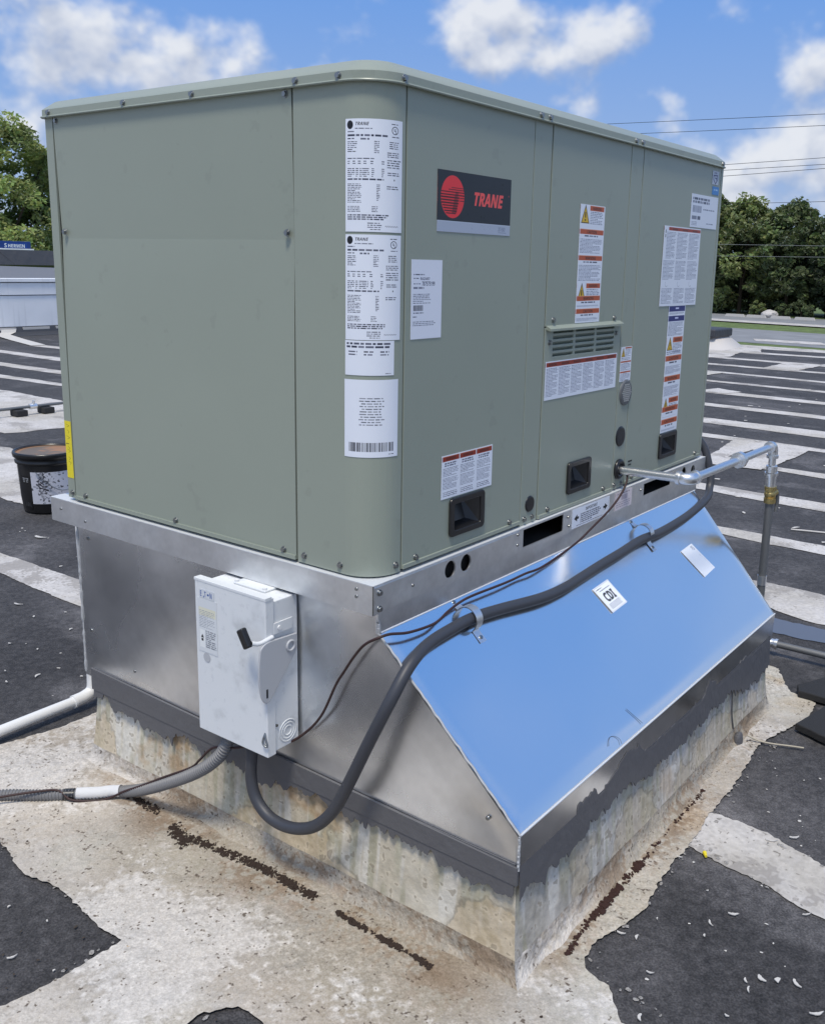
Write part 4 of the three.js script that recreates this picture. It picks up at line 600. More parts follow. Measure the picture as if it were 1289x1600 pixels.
  // recessed pull handles
  for (const h of handles) {
    const s = rectShape(h[0], h[1], h[2], h[3], 0.014); s.holes.push(rectShape(h[0] + 0.02, h[1] - 0.02, h[2] + 0.017, h[3] - 0.017, 0.004));
    const p = part(u, 'handle', extrudeZ(s, ZR + 0.0005, ZR + 0.0075, 0.0022), M.black);
    const a = h[0] + 0.0195, b = h[1] - 0.0195, c = h[2] + 0.0165, d = h[3] - 0.0165, z0 = ZR + 0.003, z1 = ZR - 0.045;
    const pocket = loft([[[a, c, z0], [b, c, z0], [b, d, z0], [a, d, z0]], [[a + 0.012, c + 0.012, z1 + 0.02], [b - 0.03, c + 0.012, z1 + 0.02], [b - 0.03, d - 0.001, z1], [a + 0.012, d - 0.001, z1]]]);
    const q = toCreasedNormals(pocket, 0.2); const back = loft([[[a + 0.012, c + 0.012, z1 + 0.02], [b - 0.03, c + 0.012, z1 + 0.02]], [[a + 0.012, d - 0.001, z1], [b - 0.03, d - 0.001, z1]]], false); part(p, 'pocket', merge([uvBox(q), uvBox(back)]), M.black);
  }
  // cap with rounded near corner, hem, skirt and sloping shoulder
  const ring = (o, y) => { const p = []; for (const q of arcPts(o, 18)) p.push([q[0], y, q[1]]); p.push([XE + o - 0.028, y, ZR + o], [XE + o, y, ZR + o - 0.02], [XE + o, y, ZB - o + 0.02], [XE + o - 0.02, y, ZB - o], [XL - o + 0.012, y, ZB - o], [XL - o, y, ZB - o + 0.012]); return p; };
  { const g = loft([ring(-0.03, 2.032), ring(0.0125, 2.0275), ring(0.0140, 2.0300), ring(0.0125, 2.0325), ring(0.0098, 2.0335), ring(0.0095, 2.0500), ring(0.007, 2.0525), ring(-0.017, 2.0735), ring(-0.024, 2.0765), ring(-0.06, 2.078), ring(-0.5, 2.078)]); part(u, 'cap', uvBox(toCreasedNormals(g, 0.42)), M.paint); part(u, 'cap_top', bx(0.3, 1.8, 2.06, 2.0785, -1.0, -0.3), M.paint); }
  // base rail
  { const s = rectShape(0.0, 2.1123, 0.8115, 0.885); s.holes.push(rectShape(0.68, 0.918, 0.826, 0.880)); s.holes.push(rectShape(1.515, 1.758, 0.830, 0.874)); s.holes.push(circ(0.311, 0.8515, 0.0235)); s.holes.push(circ(0.383, 0.8525, 0.0235)); s.holes.push(circ(1.887, 0.858, 0.02)); s.holes.push(circ(1.981, 0.851, 0.02));
    const g = new THREE.ExtrudeGeometry(s, { depth: 0.003, bevelEnabled: false, curveSegments: 24 }); g.translate(0, 0, -0.003); part(u, 'base_rail', uvBox(g), M.galv); }
  { const s = rectShape(0.004, 0.655, 0.8165, 0.8815); s.holes.push(circ(0.311, 0.8515, 0.0245)); s.holes.push(circ(0.383, 0.8525, 0.0245)); const g = new THREE.ExtrudeGeometry(s, { depth: 0.0018, bevelEnabled: false, curveSegments: 24 }); g.translate(0, 0, 0.0004); part(u, 'rail_plate', uvBox(g), M.galv); }
  part(u, 'base_rail', bx(0.0, 0.003, 0.8105, 0.885, -1.353, -0.0035), M.galv); part(u, 'base_rail', bx(0.0035, 2.11, 0.8105, 0.884, -1.353, -1.35), M.galv); part(u, 'base_rail', bx(2.109, 2.112, 0.8105, 0.884, -1.349, -0.0035), M.galv);
  part(u, 'rail_flange', bx(0.0005, 0.05, 0.8852, 0.8872, -1.353, -0.0005), M.flange); part(u, 'rail_flange', bx(0.0505, 2.112, 0.8852, 0.8872, -0.04, -0.0005), M.flange); part(u, 'rail_flange', bx(0.0505, 2.112, 0.8852, 0.8872, -1.353, -1.26), M.galv);
  part(u, 'rail_seam', bx(-0.0004, 0.0012, 0.812, 0.886, -0.0012, 0.0005), M.blackMatte); part(u, 'rail_liner', bx(0.12, 2.05, 0.806, 0.8115, -0.36, -0.006), M.blackMatte); part(u, 'rail_liner', bx(0.15, 2.0, 0.812, 0.8825, -0.34, -0.32), M.paintDark); part(u, 'rail_liner', bx(0.25, 0.45, 0.812, 0.8825, -0.03, -0.02), M.blackMatte); part(u, 'rail_liner', bx(1.82, 2.03, 0.812, 0.8825, -0.03, -0.02), M.blackMatte);
  part(u, 'base_pan', extrudeY([[0.03, -0.12], [0.12, -0.032], [2.07, -0.032], [2.07, -1.255], [0.03, -1.255]], 0.8875, 0.8965), M.paintDark);
  // plugs, grommet and vent screen
  const dome = (r, t, seg = 32) => { const g = new THREE.LatheGeometry([[0, t], [r * 0.8, t], [r * 0.95, t * 0.75], [r, 0]].map((p) => new THREE.Vector2(...p)).reverse(), seg); g.rotateX(Math.PI / 2); return g; };
  pin(u, 'hole_plug', dome(0.0355, 0.004), M.black, 1.319, 1.075, ZR); pin(u, 'hole_plug', dome(0.025, 0.004), M.black, 0.730, 0.948, ZR);
  { const g = new THREE.TorusGeometry(0.027, 0.009, 12, 32); const m = pin(u, 'grommet', g, M.black, 1.320, 0.960, ZR + 0.003); const q = new THREE.CylinderGeometry(0.028, 0.028, 0.004, 24); q.rotateX(Math.PI / 2); const s = shade(new THREE.Mesh(q, M.blackMatte)); s.name = 'grommet_core'; m.add(s); }
  { const m = pin(u, 'vent_screen', dome(0.045, 0.007), M.pipeGrey, 1.335, 1.226, ZR); const hs = [], pd = new THREE.CylinderGeometry(0.0032, 0.0032, 0.0016, 6); pd.rotateX(Math.PI / 2); for (let i = -5; i <= 5; i++) for (let j = -5; j <= 5; j++) { const x = (i + (j & 1) * 0.5) * 0.0078, y = j * 0.0068; if (Math.hypot(x, y) < 0.034) { const g = pd.clone(); g.translate(x, y, 0.0071); hs.push(g); } } const s = shade(new THREE.Mesh(merge(hs), M.pipeZinc)); s.name = 'perforation'; m.add(s); }
  part(u, 'slot', bx(1.395, 1.425, 0.972, 0.977, ZR, ZR + 0.001), M.blackMatte); part(u, 'slot', bx(1.395, 1.42, 0.960, 0.964, ZR, ZR + 0.001), M.blackMatte);
  // screws
  const sc = merge([(() => { const g = new THREE.CylinderGeometry(0.0062, 0.0066, 0.005, 6); g.translate(0, 0.0035, 0); return g; })(), (() => { const g = new THREE.CylinderGeometry(0.0085, 0.009, 0.002, 14); return g; })()]);
  const scL = sc.clone(); scL.rotateZ(Math.PI / 2); const scR = sc.clone(); scR.rotateX(Math.PI / 2);
  for (const [y, z] of [[2.041, -1.238], [2.041, -0.885], [2.041, -0.606], [2.041, -0.245], [2.041, -0.113]]) pin(u, 'screw', scL, M.screw, 0.0032, y, z);
  for (const [y, z] of [[2.018, -1.217], [2.018, -0.288], [1.709, -1.206], [1.706, -0.287], [0.914, -1.248], [0.914, -1.178], [0.914, -0.745], [0.914, -0.313], [0.912, -0.240], [0.912, -0.118]]) pin(u, 'screw', scL, M.screw, XL - 0.0005 - (y < 0.92 && z < -0.3 && z > -1.2 ? 0.0006 : 0), y, z);
  for (const [x, y] of [[0.10, 2.041], [0.691, 2.041], [0.739, 2.041], [1.283, 2.041], [1.330, 2.041], [2.049, 2.041]]) pin(u, 'screw', scR, M.screw, x, y, -0.0032);
  for (const [x, y] of [[0.100, 0.913], [0.180, 0.914], [0.619, 0.914], [0.701, 0.906], [0.745, 0.906], [0.836, 0.910], [1.209, 0.909], [1.290, 0.907], [1.345, 0.905], [1.427, 0.914], [2.016, 0.914], [0.821, 1.488], [1.218, 1.482], [0.806, 1.423], [1.238, 1.433]]) pin(u, 'screw', scR, M.screw, x, y, ZR + 0.0005);
  for (const [x, y] of [[0.021, 0.866], [0.021, 0.825]]) pin(u, 'screw', scR, M.screw, x, y, 0.0025);
  const rv = new THREE.CylinderGeometry(0.004, 0.005, 0.003, 10); rv.rotateX(Math.PI / 2); for (const [x, y] of [[0.15, 0.851], [0.645, 0.873], [0.645, 0.842], [0.948, 0.865], [0.956, 0.834], [1.485, 0.858]]) pin(u, 'rivet', rv, M.screw, x, y, 0.003);
  const rl = rv.clone(); rl.rotateY(-Math.PI / 2); for (const [y, z] of [[0.869, -0.053], [0.850, -0.053], [0.855, -1.299], [0.836, -1.17]]) pin(u, 'rivet', rl, M.screw, -0.001, y, z);
  // stickers on the right face
  const sticker = (name, tex, x0, x1, y0, y1, label, z = ZR) => { const g = new THREE.BoxGeometry(x1 - x0, y1 - y0, 0.0008); g.translate((x0 + x1) / 2, (y0 + y1) / 2, z + 0.0009); return part(u, name, g, labelMat(tex), label); };
  sticker('logo_plate', T.logo, 0.241, 0.565, 1.719, 1.863, 'black and red maker logo plate with grey strip');
  sticker('sticker', T.slip, 0.145, 0.266, 1.464, 1.651, 'white shipping slip beside the seam'); sticker('warning_label', T.warn3, 0.282, 0.517, 1.0435, 1.159, 'three column warning label above the left handle');
  sticker('warning_label', T.strip4, 0.952, 1.110, 1.4745, 1.827, 'tall strip of orange headed warnings above the louver'); sticker('warning_label', T.warn5, 0.787, 1.254, 1.252, 1.367, 'wide six column warning label below the louver'); sticker('warning_label', T.small6, 1.283, 1.366, 1.266, 1.383, 'small warning label above the round vent');
  sticker('sticker', T.ratings, 1.790, 2.052, 1.797, 1.916, 'pale grey barcode label near the right edge'); sticker('warning_label', T.doc, 1.565, 1.899, 1.512, 1.792, 'large three column warning sheet', ZR + 0.0008); sticker('warning_label', T.strip7, 1.655, 1.807, 1.041, 1.512, 'tall strip of blue and orange headed warnings'); sticker('sticker', T.shield, 1.976, 2.040, 1.962, 2.012, 'shield certification mark'); sticker('sticker', T.blue, 1.984, 2.050, 1.925, 1.955, 'small blue square sticker');
  const sr = (tex, x0, x1, y0, y1, label) => sticker('sticker', tex, x0, x1, y0, y1, label, 0.0002); sr(T.important, 0.975, 1.236, 0.818, 0.882, 'white IMPORTANT label with two arrows'); sr(T.pink, 1.28, 1.412, 0.8175, 0.881, 'faded pink barcode label');
  { const g = new THREE.BoxGeometry(0.0008, 0.180, 0.033); g.translate(XL - 0.0007, 1.0505, -1.2535); part(u, 'sticker', g, labelMat(T.yellow), 'yellow strip label on the far left corner'); }
  // stickers bent round the corner post
  const bent = (name, tex, s0, s1, y0, y1, label) => { const n = 20, L = RAD * Math.PI / 2, pos = [], uv = [], idx = []; for (let i = 0; i <= n; i++) { const s = mix(s0, s1, i / n); let x, z; if (s < 0) { x = XL - 0.0012; z = ZR - RAD + s; } else if (s > L) { x = XL + RAD + s - L; z = ZR + 0.0012; } else { const a = s / RAD; x = XL + RAD - Math.cos(a) * (RAD + 0.0012); z = ZR - RAD + Math.sin(a) * (RAD + 0.0012); } pos.push(x, y0, z, x, y1, z); uv.push(i / n, 0, i / n, 1); if (i < n) idx.push(i * 2, i * 2 + 2, i * 2 + 1, i * 2 + 1, i * 2 + 2, i * 2 + 3); } const g = new THREE.BufferGeometry(); g.setAttribute('position', new THREE.Float32BufferAttribute(pos, 3)); g.setAttribute('uv', new THREE.Float32BufferAttribute(uv, 2)); g.setIndex(idx); g.computeVertexNormals(); const m = labelMat(tex); return part(u, name, g, m, label); };
  bent('rating_plate', T.plate[0], 0.004, 0.143, 1.709, 1.951, 'upper white rating plate with dense print'); bent('rating_plate', T.plate[1], 0.004, 0.142, 1.466, 1.703, 'lower white rating plate with dense print'); bent('sticker', T.patent, 0.003, 0.124, 1.384, 1.4645, 'small white patent notice'); bent('sticker', T.barcode, 0.001, 0.138, 1.189, 1.374, 'white notice with wide barcode');
}
// sheet metal contractor's stickers on the hood
{
  const onFace = (tex, corners, name, label) => { const o = 0.0016, c = corners.map(([x, t]) => onHood(x, t, o)); const g = new THREE.BufferGeometry(); g.setAttribute('position', new THREE.Float32BufferAttribute([...c[0], ...c[1], ...c[2], ...c[3]], 3)); g.setAttribute('uv', new THREE.Float32BufferAttribute([0, 1, 1, 1, 1, 0, 0, 0], 2)); g.setIndex([0, 2, 1, 0, 3, 2]); g.computeVertexNormals(); const a = scene.getObjectByName('curb_adapter'); return part(a, name, g, Std({ map: tex, roughness: 0.45, side: THREE.DoubleSide }), label); };
  const td = (y) => (0.758 - y) / 0.381 * Math.hypot(0.381, 0.425);
  onFace(T.cdi, [[0.929, td(0.651)], [1.041, td(0.655)], [1.050, td(0.592)], [0.940, td(0.588)]], 'sticker', 'white square sticker with black CDI letters');
  onFace(T.whiteSlip, [[1.687, td(0.633)], [1.710, td(0.552)], [1.592, td(0.546)], [1.577, td(0.629)]], 'sticker', 'plain white slip on the hood');
}

// ================================================================ DISCONNECT SWITCH
{
  const d = thing('disconnect_switch', [0.02, 0.38, -0.41], 'pale grey safety switch box with side lever on the left of the adapter', 'switch box');
  const xf = -0.093, z0 = -0.541, z1 = -0.275, yb = 0.385, yt = 0.808;
  part(d, 'enclosure', bx(xf + 0.028, 0.022, yb + 0.004, yt - 0.006, z0 + 0.006, z1 - 0.001, 0.003), M.boxPaint);
  part(d, 'cover', (() => { const g = bx(xf, xf + 0.030, yb - 0.002, yt + 0.006, z0, z1 + 0.003, 0.003); return g; })(), M.boxPaint);
  part(d, 'cover_flange', extrudeX([[z0 - 0.001, yt + 0.002], [z0 - 0.001, yt + 0.010], [z1 + 0.004, yt + 0.010], [z1 + 0.004, yt + 0.002]], xf - 0.001, xf + 0.022, 0.001), M.boxPaint);
  part(d, 'hub_plate', bx(-0.035, 0.012, yt - 0.006, yt + 0.001, -0.455, -0.335, 0.003), M.boxPaint);
  const bolt = new THREE.CylinderGeometry(0.006, 0.006, 0.006, 8); for (const [x, z] of [[-0.028, -0.448], [-0.028, -0.342]]) pin(d, 'bolt', bolt, M.white, x, yt + 0.003, z);
  // lever quadrant: rounded plate on the side with bent lever and black grip
  { const s = new THREE.Shape(); s.moveTo(xf - 0.026, 0.690); s.quadraticCurveTo(xf - 0.040, 0.62, xf - 0.026, 0.565); s.quadraticCurveTo(xf - 0.016, 0.535, xf + 0.004, 0.545); s.lineTo(xf + 0.092, 0.645); s.quadraticCurveTo(xf + 0.1, 0.655, xf + 0.1, 0.672); s.lineTo(xf + 0.1, 0.700); s.lineTo(xf + 0.010, 0.706); s.quadraticCurveTo(xf - 0.018, 0.706, xf - 0.026, 0.690);
    const g = extrudeZ(s, z1 + 0.006, z1 + 0.012, 0.002); const p = part(d, 'lever_guard', g, M.boxGrey); const h = new THREE.TorusGeometry(0.013, 0.0035, 10, 28); h.translate(xf + 0.076, 0.673, z1 + 0.013); part(p, 'hub', h, M.boxGrey); part(p, 'lock_slot', bx(xf - 0.010, xf - 0.004, 0.557, 0.581, z1 + 0.0115, z1 + 0.0126, 0.0005), M.blackMatte); }
  part(d, 'lever', tube([[xf + 0.02, 0.712, z1 + 0.006], [xf - 0.02, 0.706, z1 + 0.002], [xf - 0.042, 0.712, z1 - 0.004]], 0.006, 16, 10), M.boxPaint);
  { const g = new RoundedBoxGeometry(0.018, 0.052, 0.024, 3, 0.005); g.rotateX(-0.55); g.translate(xf - 0.047, 0.722, z1 - 0.022); part(d, 'lever_grip', g, M.black); }
  part(d, 'bracket', bx(xf + 0.028, xf + 0.092, 0.715, 0.745, z1 + 0.0005, z1 + 0.004, 0.001), M.boxPaint); pin(d, 'bolt', (() => { const g = bolt.clone(); g.rotateX(Math.PI / 2); return g; })(), M.white, xf + 0.045, 0.730, z1 + 0.005);
  { const k = [0.030, 0.022, 0.013].map((r) => { const g = new THREE.TorusGeometry(r, 0.0014, 8, 32); g.translate(xf + 0.075, 0.432, z1 - 0.0005); return g; }); part(d, 'knockout', merge(k), M.boxPaint); }
  { const g = [tube([[xf + 0.001, 0.452, z1 - 0.006], [xf - 0.006, 0.436, z1 - 0.008], [xf - 0.008, 0.425, z1 - 0.006], [xf - 0.006, 0.418, z1 + 0.004], [xf - 0.004, 0.424, z1 + 0.005], [xf - 0.003, 0.44, z1 - 0.002], [xf + 0.001, 0.452, z1 - 0.006]], 0.0026, 40, 8)]; part(d, 'latch', merge(g), M.screw); }
  part(d, 'hinge_screw', cyl([xf + 0.034, 0.462, z1 - 0.001], [xf + 0.034, 0.462, z1 + 0.003], 0.004, 0.004, 8), M.screw);
  const flat = (tex, za, zb, ya, yb2, name, label) => { const g = new THREE.BoxGeometry(0.0008, yb2 - ya, zb - za); g.translate(xf - 0.0007, (ya + yb2) / 2, (za + zb) / 2); return part(d, name, g, labelMat(tex), label); };
  flat(T.eaton, -0.521, -0.463, 0.767, 0.791, 'maker_mark', 'blue maker lettering'); flat(T.switchLabel, -0.530, -0.455, 0.615, 0.765, 'sticker', 'grey instruction label');
  { const g = new THREE.CylinderGeometry(0.0135, 0.0135, 0.0008, 28); g.rotateZ(Math.PI / 2); g.translate(xf - 0.0008, 0.601, -0.499); part(d, 'seal_sticker', g, M.boxGrey); }
}

// ================================================================ CONDUITS AND CABLES
{
  const R0 = 0.0158;
  const path = [[-0.052, 0.405, -0.375], [-0.056, 0.343, -0.375], [-0.06, 0.277, -0.375], [-0.062, 0.222, -0.354], [-0.062, 0.187, -0.302], [-0.06, 0.186, -0.226], [-0.06, 0.222, -0.144], [-0.06, 0.291, -0.077], [-0.06, 0.387, -0.024], [-0.055, 0.519, 0.038], [-0.03, 0.630, 0.082], [0.034, 0.699, 0.088], [0.13, 0.717, 0.070], [0.241, 0.723, 0.064], [0.34, 0.723, 0.063], [0.466, 0.713, 0.070], [0.65, 0.697, 0.088], [0.78, 0.694, 0.092], [0.894, 0.697, 0.088], [1.05, 0.702, 0.082], [1.188, 0.706, 0.079], [1.353, 0.712, 0.074], [1.513, 0.707, 0.078], [1.745, 0.712, 0.073], [1.93, 0.722, 0.060], [2.06, 0.733, 0.042], [2.115, 0.757, 0.026], [2.135, 0.80, 0.020], [2.135, 0.862, 0.004], [2.135, 0.918, -0.018], [2.125, 0.96, -0.05], [2.10, 0.99, -0.09]];
  const c = thing('liquidtight_conduit', [0.8, 0.18, 0.05], 'thick smooth dark grey conduit looping from the switch box across the blue hood', 'conduit');
  part(c, 'conduit', tube(path, R0, 420, 20), M.conduit); part(c, 'connector', cyl([-0.05, 0.39, -0.375], [-0.053, 0.36, -0.375], 0.021, 0.021, 8), M.conduit);
}
function strap(x, tAxis, label) {
  const s = thing('pipe_strap', onHood(x, tAxis), label, 'pipe strap', 'pipe straps on the hood'); const w = 0.029, seg = 26, R = 0.034, th = 0.0024, rows = [];
  const prof = []; prof.push([-0.088, 0.016], [-0.086, 0.0035], [-0.066, 0.0030], [-0.050, 0.0035], [-0.038, 0.008]); for (let i = 0; i <= 14; i++) { const a = Math.PI - i / 14 * Math.PI; prof.push([Math.cos(a) * R - 0.004, 0.012 + Math.sin(a) * R]); } prof.push([0.030, 0.006], [0.036, 0.0032], [0.058, 0.0030], [0.066, 0.0032], [0.068, 0.0034]); void seg;
  const sideA = prof.map(([t, o]) => [t, o]), outP = [], inP = [];
  for (let i = 0; i < prof.length; i++) { const a = prof[Math.max(0, i - 1)], b = prof[Math.min(prof.length - 1, i + 1)], l = Math.hypot(b[0] - a[0], b[1] - a[1]), nx = -(b[1] - a[1]) / l, ny = (b[0] - a[0]) / l; outP.push([prof[i][0] + nx * th / 2, prof[i][1] + ny * th / 2]); inP.push([prof[i][0] - nx * th / 2, prof[i][1] - ny * th / 2]); } void sideA;
  const loop = [...outP, ...inP.reverse()]; for (const dx of [-w / 2, w / 2]) rows.push(loop.map(([t, o]) => onHood(x + dx, tAxis + t, o)));
  part(s, 'band', uvBox(toCreasedNormals(loft(rows), 0.5)), M.pipeBand);
  const b = onHood(x - 0.002, tAxis - 0.064, 0.005), b2 = onHood(x + 0.002, tAxis + 0.054, 0.005); const sg = new THREE.CylinderGeometry(0.005, 0.006, 0.005, 6); const q = new THREE.Quaternion().setFromUnitVectors(V(0, 1, 0), HN.clone().normalize()); sg.applyQuaternion(q); pin(s, 'screw', sg, M.screw, ...b); pin(s, 'screw', sg, M.screw, ...b2);
}
strap(0.335, 0.075, 'galvanized strap over the conduit at the left end of the hood'); strap(1.42, 0.078, 'galvanized strap over the conduit near the right end of the hood');
single('control_cable', tube([[1.322, 0.955, 0.004], [1.318, 0.945, 0.022], [1.305, 0.92, 0.028], [1.27, 0.885, 0.027], [1.20, 0.848, 0.025], [1.075, 0.808, 0.024], [0.957, 0.779, 0.026], [0.75, 0.758, 0.033], [0.65, 0.759, 0.030], [0.542, 0.760, 0.031], [0.387, 0.765, 0.028], [0.32, 0.764, 0.030], [0.259, 0.757, 0.035], [0.188, 0.748, 0.045], [0.091, 0.753, 0.040], [0.03, 0.764, 0.028], [0.0, 0.759, 0.014], [-0.004, 0.735, -0.022], [-0.002, 0.695, -0.057], [0.0, 0.64, -0.095], [0.0, 0.599, -0.121], [0.004, 0.494, -0.177], [0.004, 0.417, -0.247], [-0.015, 0.375, -0.31], [-0.04, 0.352, -0.40], [-0.056, 0.335, -0.455], [-0.066, 0.318, -0.52], [-0.066, 0.26, -0.58], [-0.066, 0.222, -0.62], [-0.068, 0.150, -0.74], [-0.068, 0.082, -0.85], [-0.082, 0.040, -0.925], [-0.108, 0.012, -0.970], [-0.14, 0.008, -1.000], [-0.185, 0.016, -1.045], [-0.20, 0.038, -1.09], [-0.25, 0.042, -1.13], [-0.33, 0.034, -1.20], [-0.45, 0.012, -1.30], [-0.7, 0.012, -1.42]], 0.0036, 500, 8), M.cable, 'thin dark red cable drooping over the hood and along the grey flexible conduit', 'cable');
{
  const p = [[-0.050, 0.42, -0.455], [-0.056, 0.37, -0.462], [-0.062, 0.315, -0.486], [-0.066, 0.262, -0.536], [-0.066, 0.205, -0.612], [-0.064, 0.130, -0.735], [-0.060, 0.066, -0.850], [-0.066, 0.034, -0.925], [-0.085, 0.022, -0.975], [-0.115, 0.020, -1.005], [-0.161, 0.020, -1.054], [-0.237, 0.020, -1.139], [-0.309, 0.020, -1.229], [-0.5, 0.020, -1.36], [-0.9, 0.020, -1.5]];
  const c = thing('flexible_conduit', [-0.1, 0, -0.9], 'ribbed grey flexible metal conduit lying on the coating below the switch box', 'conduit');
  const curve = new THREE.CatmullRomCurve3(p.map((q) => V(...q))), N = 1500, g = new THREE.TubeGeometry(curve, N, 0.0165, 14, false), pos = g.attributes.position, cp = new THREE.Vector3(); const len = curve.getLength();
  for (let i = 0; i <= N; i++) { curve.getPointAt(i / N, cp); const ph = i / N * len / 0.0100 * Math.PI * 2, k = 1 + 0.15 * Math.max(-0.5, Math.sin(ph)); for (let j = 0; j <= 14; j++) { const q = i * 15 + j; pos.setXYZ(q, cp.x + (pos.getX(q) - cp.x) * k, cp.y + (pos.getY(q) - cp.y) * k, cp.z + (pos.getZ(q) - cp.z) * k); } } g.computeVertexNormals();
  part(c, 'conduit', g, M.flex);
  const near = (z) => { for (let t = 0; t < 1; t += 0.002) if (curve.getPointAt(t).z < z) return t; return 1; };
  const sub = new THREE.CatmullRomCurve3([0, 0.25, 0.5, 0.75, 1].map((t) => curve.getPointAt(near(-0.950) + t * (near(-1.052) - near(-0.950))).add(V(-0.001, 0.0035, 0.001)))); const tg = new THREE.TubeGeometry(sub, 40, 0.0182, 16, false), tp = tg.attributes.position; for (let i = 0; i < tp.count; i++) { const k = (fbm3(tp.getX(i) * 60, tp.getY(i) * 60, tp.getZ(i) * 60, 3) - 0.5) * 0.004; tp.setY(i, tp.getY(i) + k); } tg.computeVertexNormals(); part(c, 'tape_wrap', tg, M.tape, 'white tape wrapped round the flexible conduit');
  const sub2 = new THREE.CatmullRomCurve3([0, 0.5, 1].map((t) => curve.getPointAt(near(-1.055) + t * 0.018))); part(c, 'tape_end', new THREE.TubeGeometry(sub2, 10, 0.0188, 12, false), M.black);
}
// ---------------------------------------------------------------- gas line
{
  const r = 0.0145, g = thing('gas_pipe', [2.19, 0, 0.25], 'galvanized threaded gas pipe running from the unit and dropping to the roof', 'pipe');
  part(g, 'pipe_run', cyl([1.32, 0.957, -0.01], [1.316, 0.962, 0.232], r), M.pipeZinc); part(g, 'pipe_run', cyl([1.325, 0.963, 0.25], [1.77, 0.957, 0.25], r), M.pipeZinc); part(g, 'pipe_run', cyl([1.80, 0.957, 0.25], [2.165, 0.954, 0.25], r), M.pipeZinc);
  const elbow = (a, b, c, name = 'elbow') => { const t = tube([a, [(a[0] + b[0] * 2) / 3, (a[1] + b[1] * 2) / 3, (a[2] + b[2] * 2) / 3], [(c[0] + b[0] * 2) / 3, (c[1] + b[1] * 2) / 3, (c[2] + b[2] * 2) / 3], c], 0.0195, 24, 18); const rim = (p, q) => { const d = V(...q).sub(V(...p)).normalize().multiplyScalar(0.012); return cyl(p, [p[0] + d.x, p[1] + d.y, p[2] + d.z], 0.0235, 0.0235, 18); }; part(g, name, merge([t, rim(a, b), rim(c, b)]), M.pipeZinc); };
  elbow([1.316, 0.963, 0.205], [1.316, 0.963, 0.25], [1.365, 0.963, 0.25]); elbow([2.135, 0.955, 0.25], [2.185, 0.955, 0.25], [2.187, 0.905, 0.25]);
  const un = [cyl([1.755, 0.9575, 0.25], [1.772, 0.9575, 0.25], 0.0215, 0.0215, 18), cyl([1.772, 0.9575, 0.25], [1.800, 0.9572, 0.25], 0.031, 0.031, 8), cyl([1.800, 0.9572, 0.25], [1.826, 0.957, 0.25], 0.024, 0.021, 18)]; part(g, 'union', merge(un), M.pipeZinc);
  part(g, 'nipple', cyl([2.187, 0.912, 0.25], [2.190, 0.865, 0.25], r), M.pipeZinc); part(g, 'coupling', merge([cyl([2.19, 0.872, 0.25], [2.192, 0.845, 0.25], 0.023, 0.023, 8), cyl([2.192, 0.845, 0.25], [2.194, 0.832, 0.25], 0.0265, 0.0265, 18), cyl([2.194, 0.832, 0.25], [2.199, 0.785, 0.25], 0.021, 0.0195, 18)]), M.pipeZinc);
  const v = part(g, 'valve', merge([cyl([2.200, 0.785, 0.25], [2.202, 0.768, 0.25], 0.025, 0.025, 8), cyl([2.202, 0.768, 0.25], [2.205, 0.735, 0.25], 0.020, 0.020, 18), (() => { const s = new THREE.SphereGeometry(0.0245, 18, 12); s.translate(2.204, 0.752, 0.25); return s; })(), cyl([2.205, 0.735, 0.25], [2.207, 0.715, 0.25], 0.025, 0.025, 8), cyl([2.204, 0.752, 0.25], [2.244, 0.754, 0.262], 0.012, 0.012, 10)]), M.brass); part(v, 'valve_handle', tube([[2.240, 0.762, 0.262], [2.256, 0.745, 0.264], [2.262, 0.70, 0.264], [2.258, 0.668, 0.262]], 0.0085, 16, 8), M.pipeGrey);
  part(g, 'riser', cyl([2.207, 0.718, 0.25], [2.206, 0.09, 0.25], 0.0165), M.pipeGrey); part(g, 'sleeve', cyl([2.206, 0.40, 0.25], [2.206, 0.36, 0.25], 0.019, 0.018), M.pipeZinc);
  elbow([2.206, 0.11, 0.25], [2.206, 0.055, 0.25], [2.26, 0.055, 0.25]); part(g, 'pipe_run', cyl([2.25, 0.055, 0.25], [2.33, 0.055, 0.25], r), M.pipeGrey); elbow([2.305, 0.055, 0.25], [2.36, 0.055, 0.25], [2.36, 0.055, 0.30]);
  part(g, 'pipe_run', cyl([2.36, 0.055, 0.29], [2.42, 0.055, 3.2], r), M.pipeGrey); part(g, 'support_block', bx(2.28, 2.50, 0.0, 0.04, 1.2, 1.3, 0.004), M.rubber);
}
// ---------------------------------------------------------------- PVC condensate drain
{
  const r = 0.0185, g = thing('drain_pipe', [0.26, 0, -1.575], 'white plastic drain pipe turning at the left back corner of the curb', 'pipe');
  part(g, 'riser', cyl([0.252, 0.09, -1.578], [0.243, 0.84, -1.586], r), M.pvc); part(g, 'collar', cyl([0.252, 0.155, -1.576], [0.252, 0.143, -1.576], 0.0225), M.pvc);
  part(g, 'elbow', merge([tube([[0.252, 0.145, -1.577], [0.252, 0.10, -1.576], [0.245, 0.064, -1.575], [0.215, 0.049, -1.575], [0.17, 0.045, -1.575]], 0.0225, 30, 18), cyl([0.175, 0.044, -1.575], [0.165, 0.044, -1.575], 0.024)]), M.pvc);
  part(g, 'pipe_run', cyl([0.18, 0.044, -1.575], [-2.2, 0.026, -1.575], r), M.pvc);
}
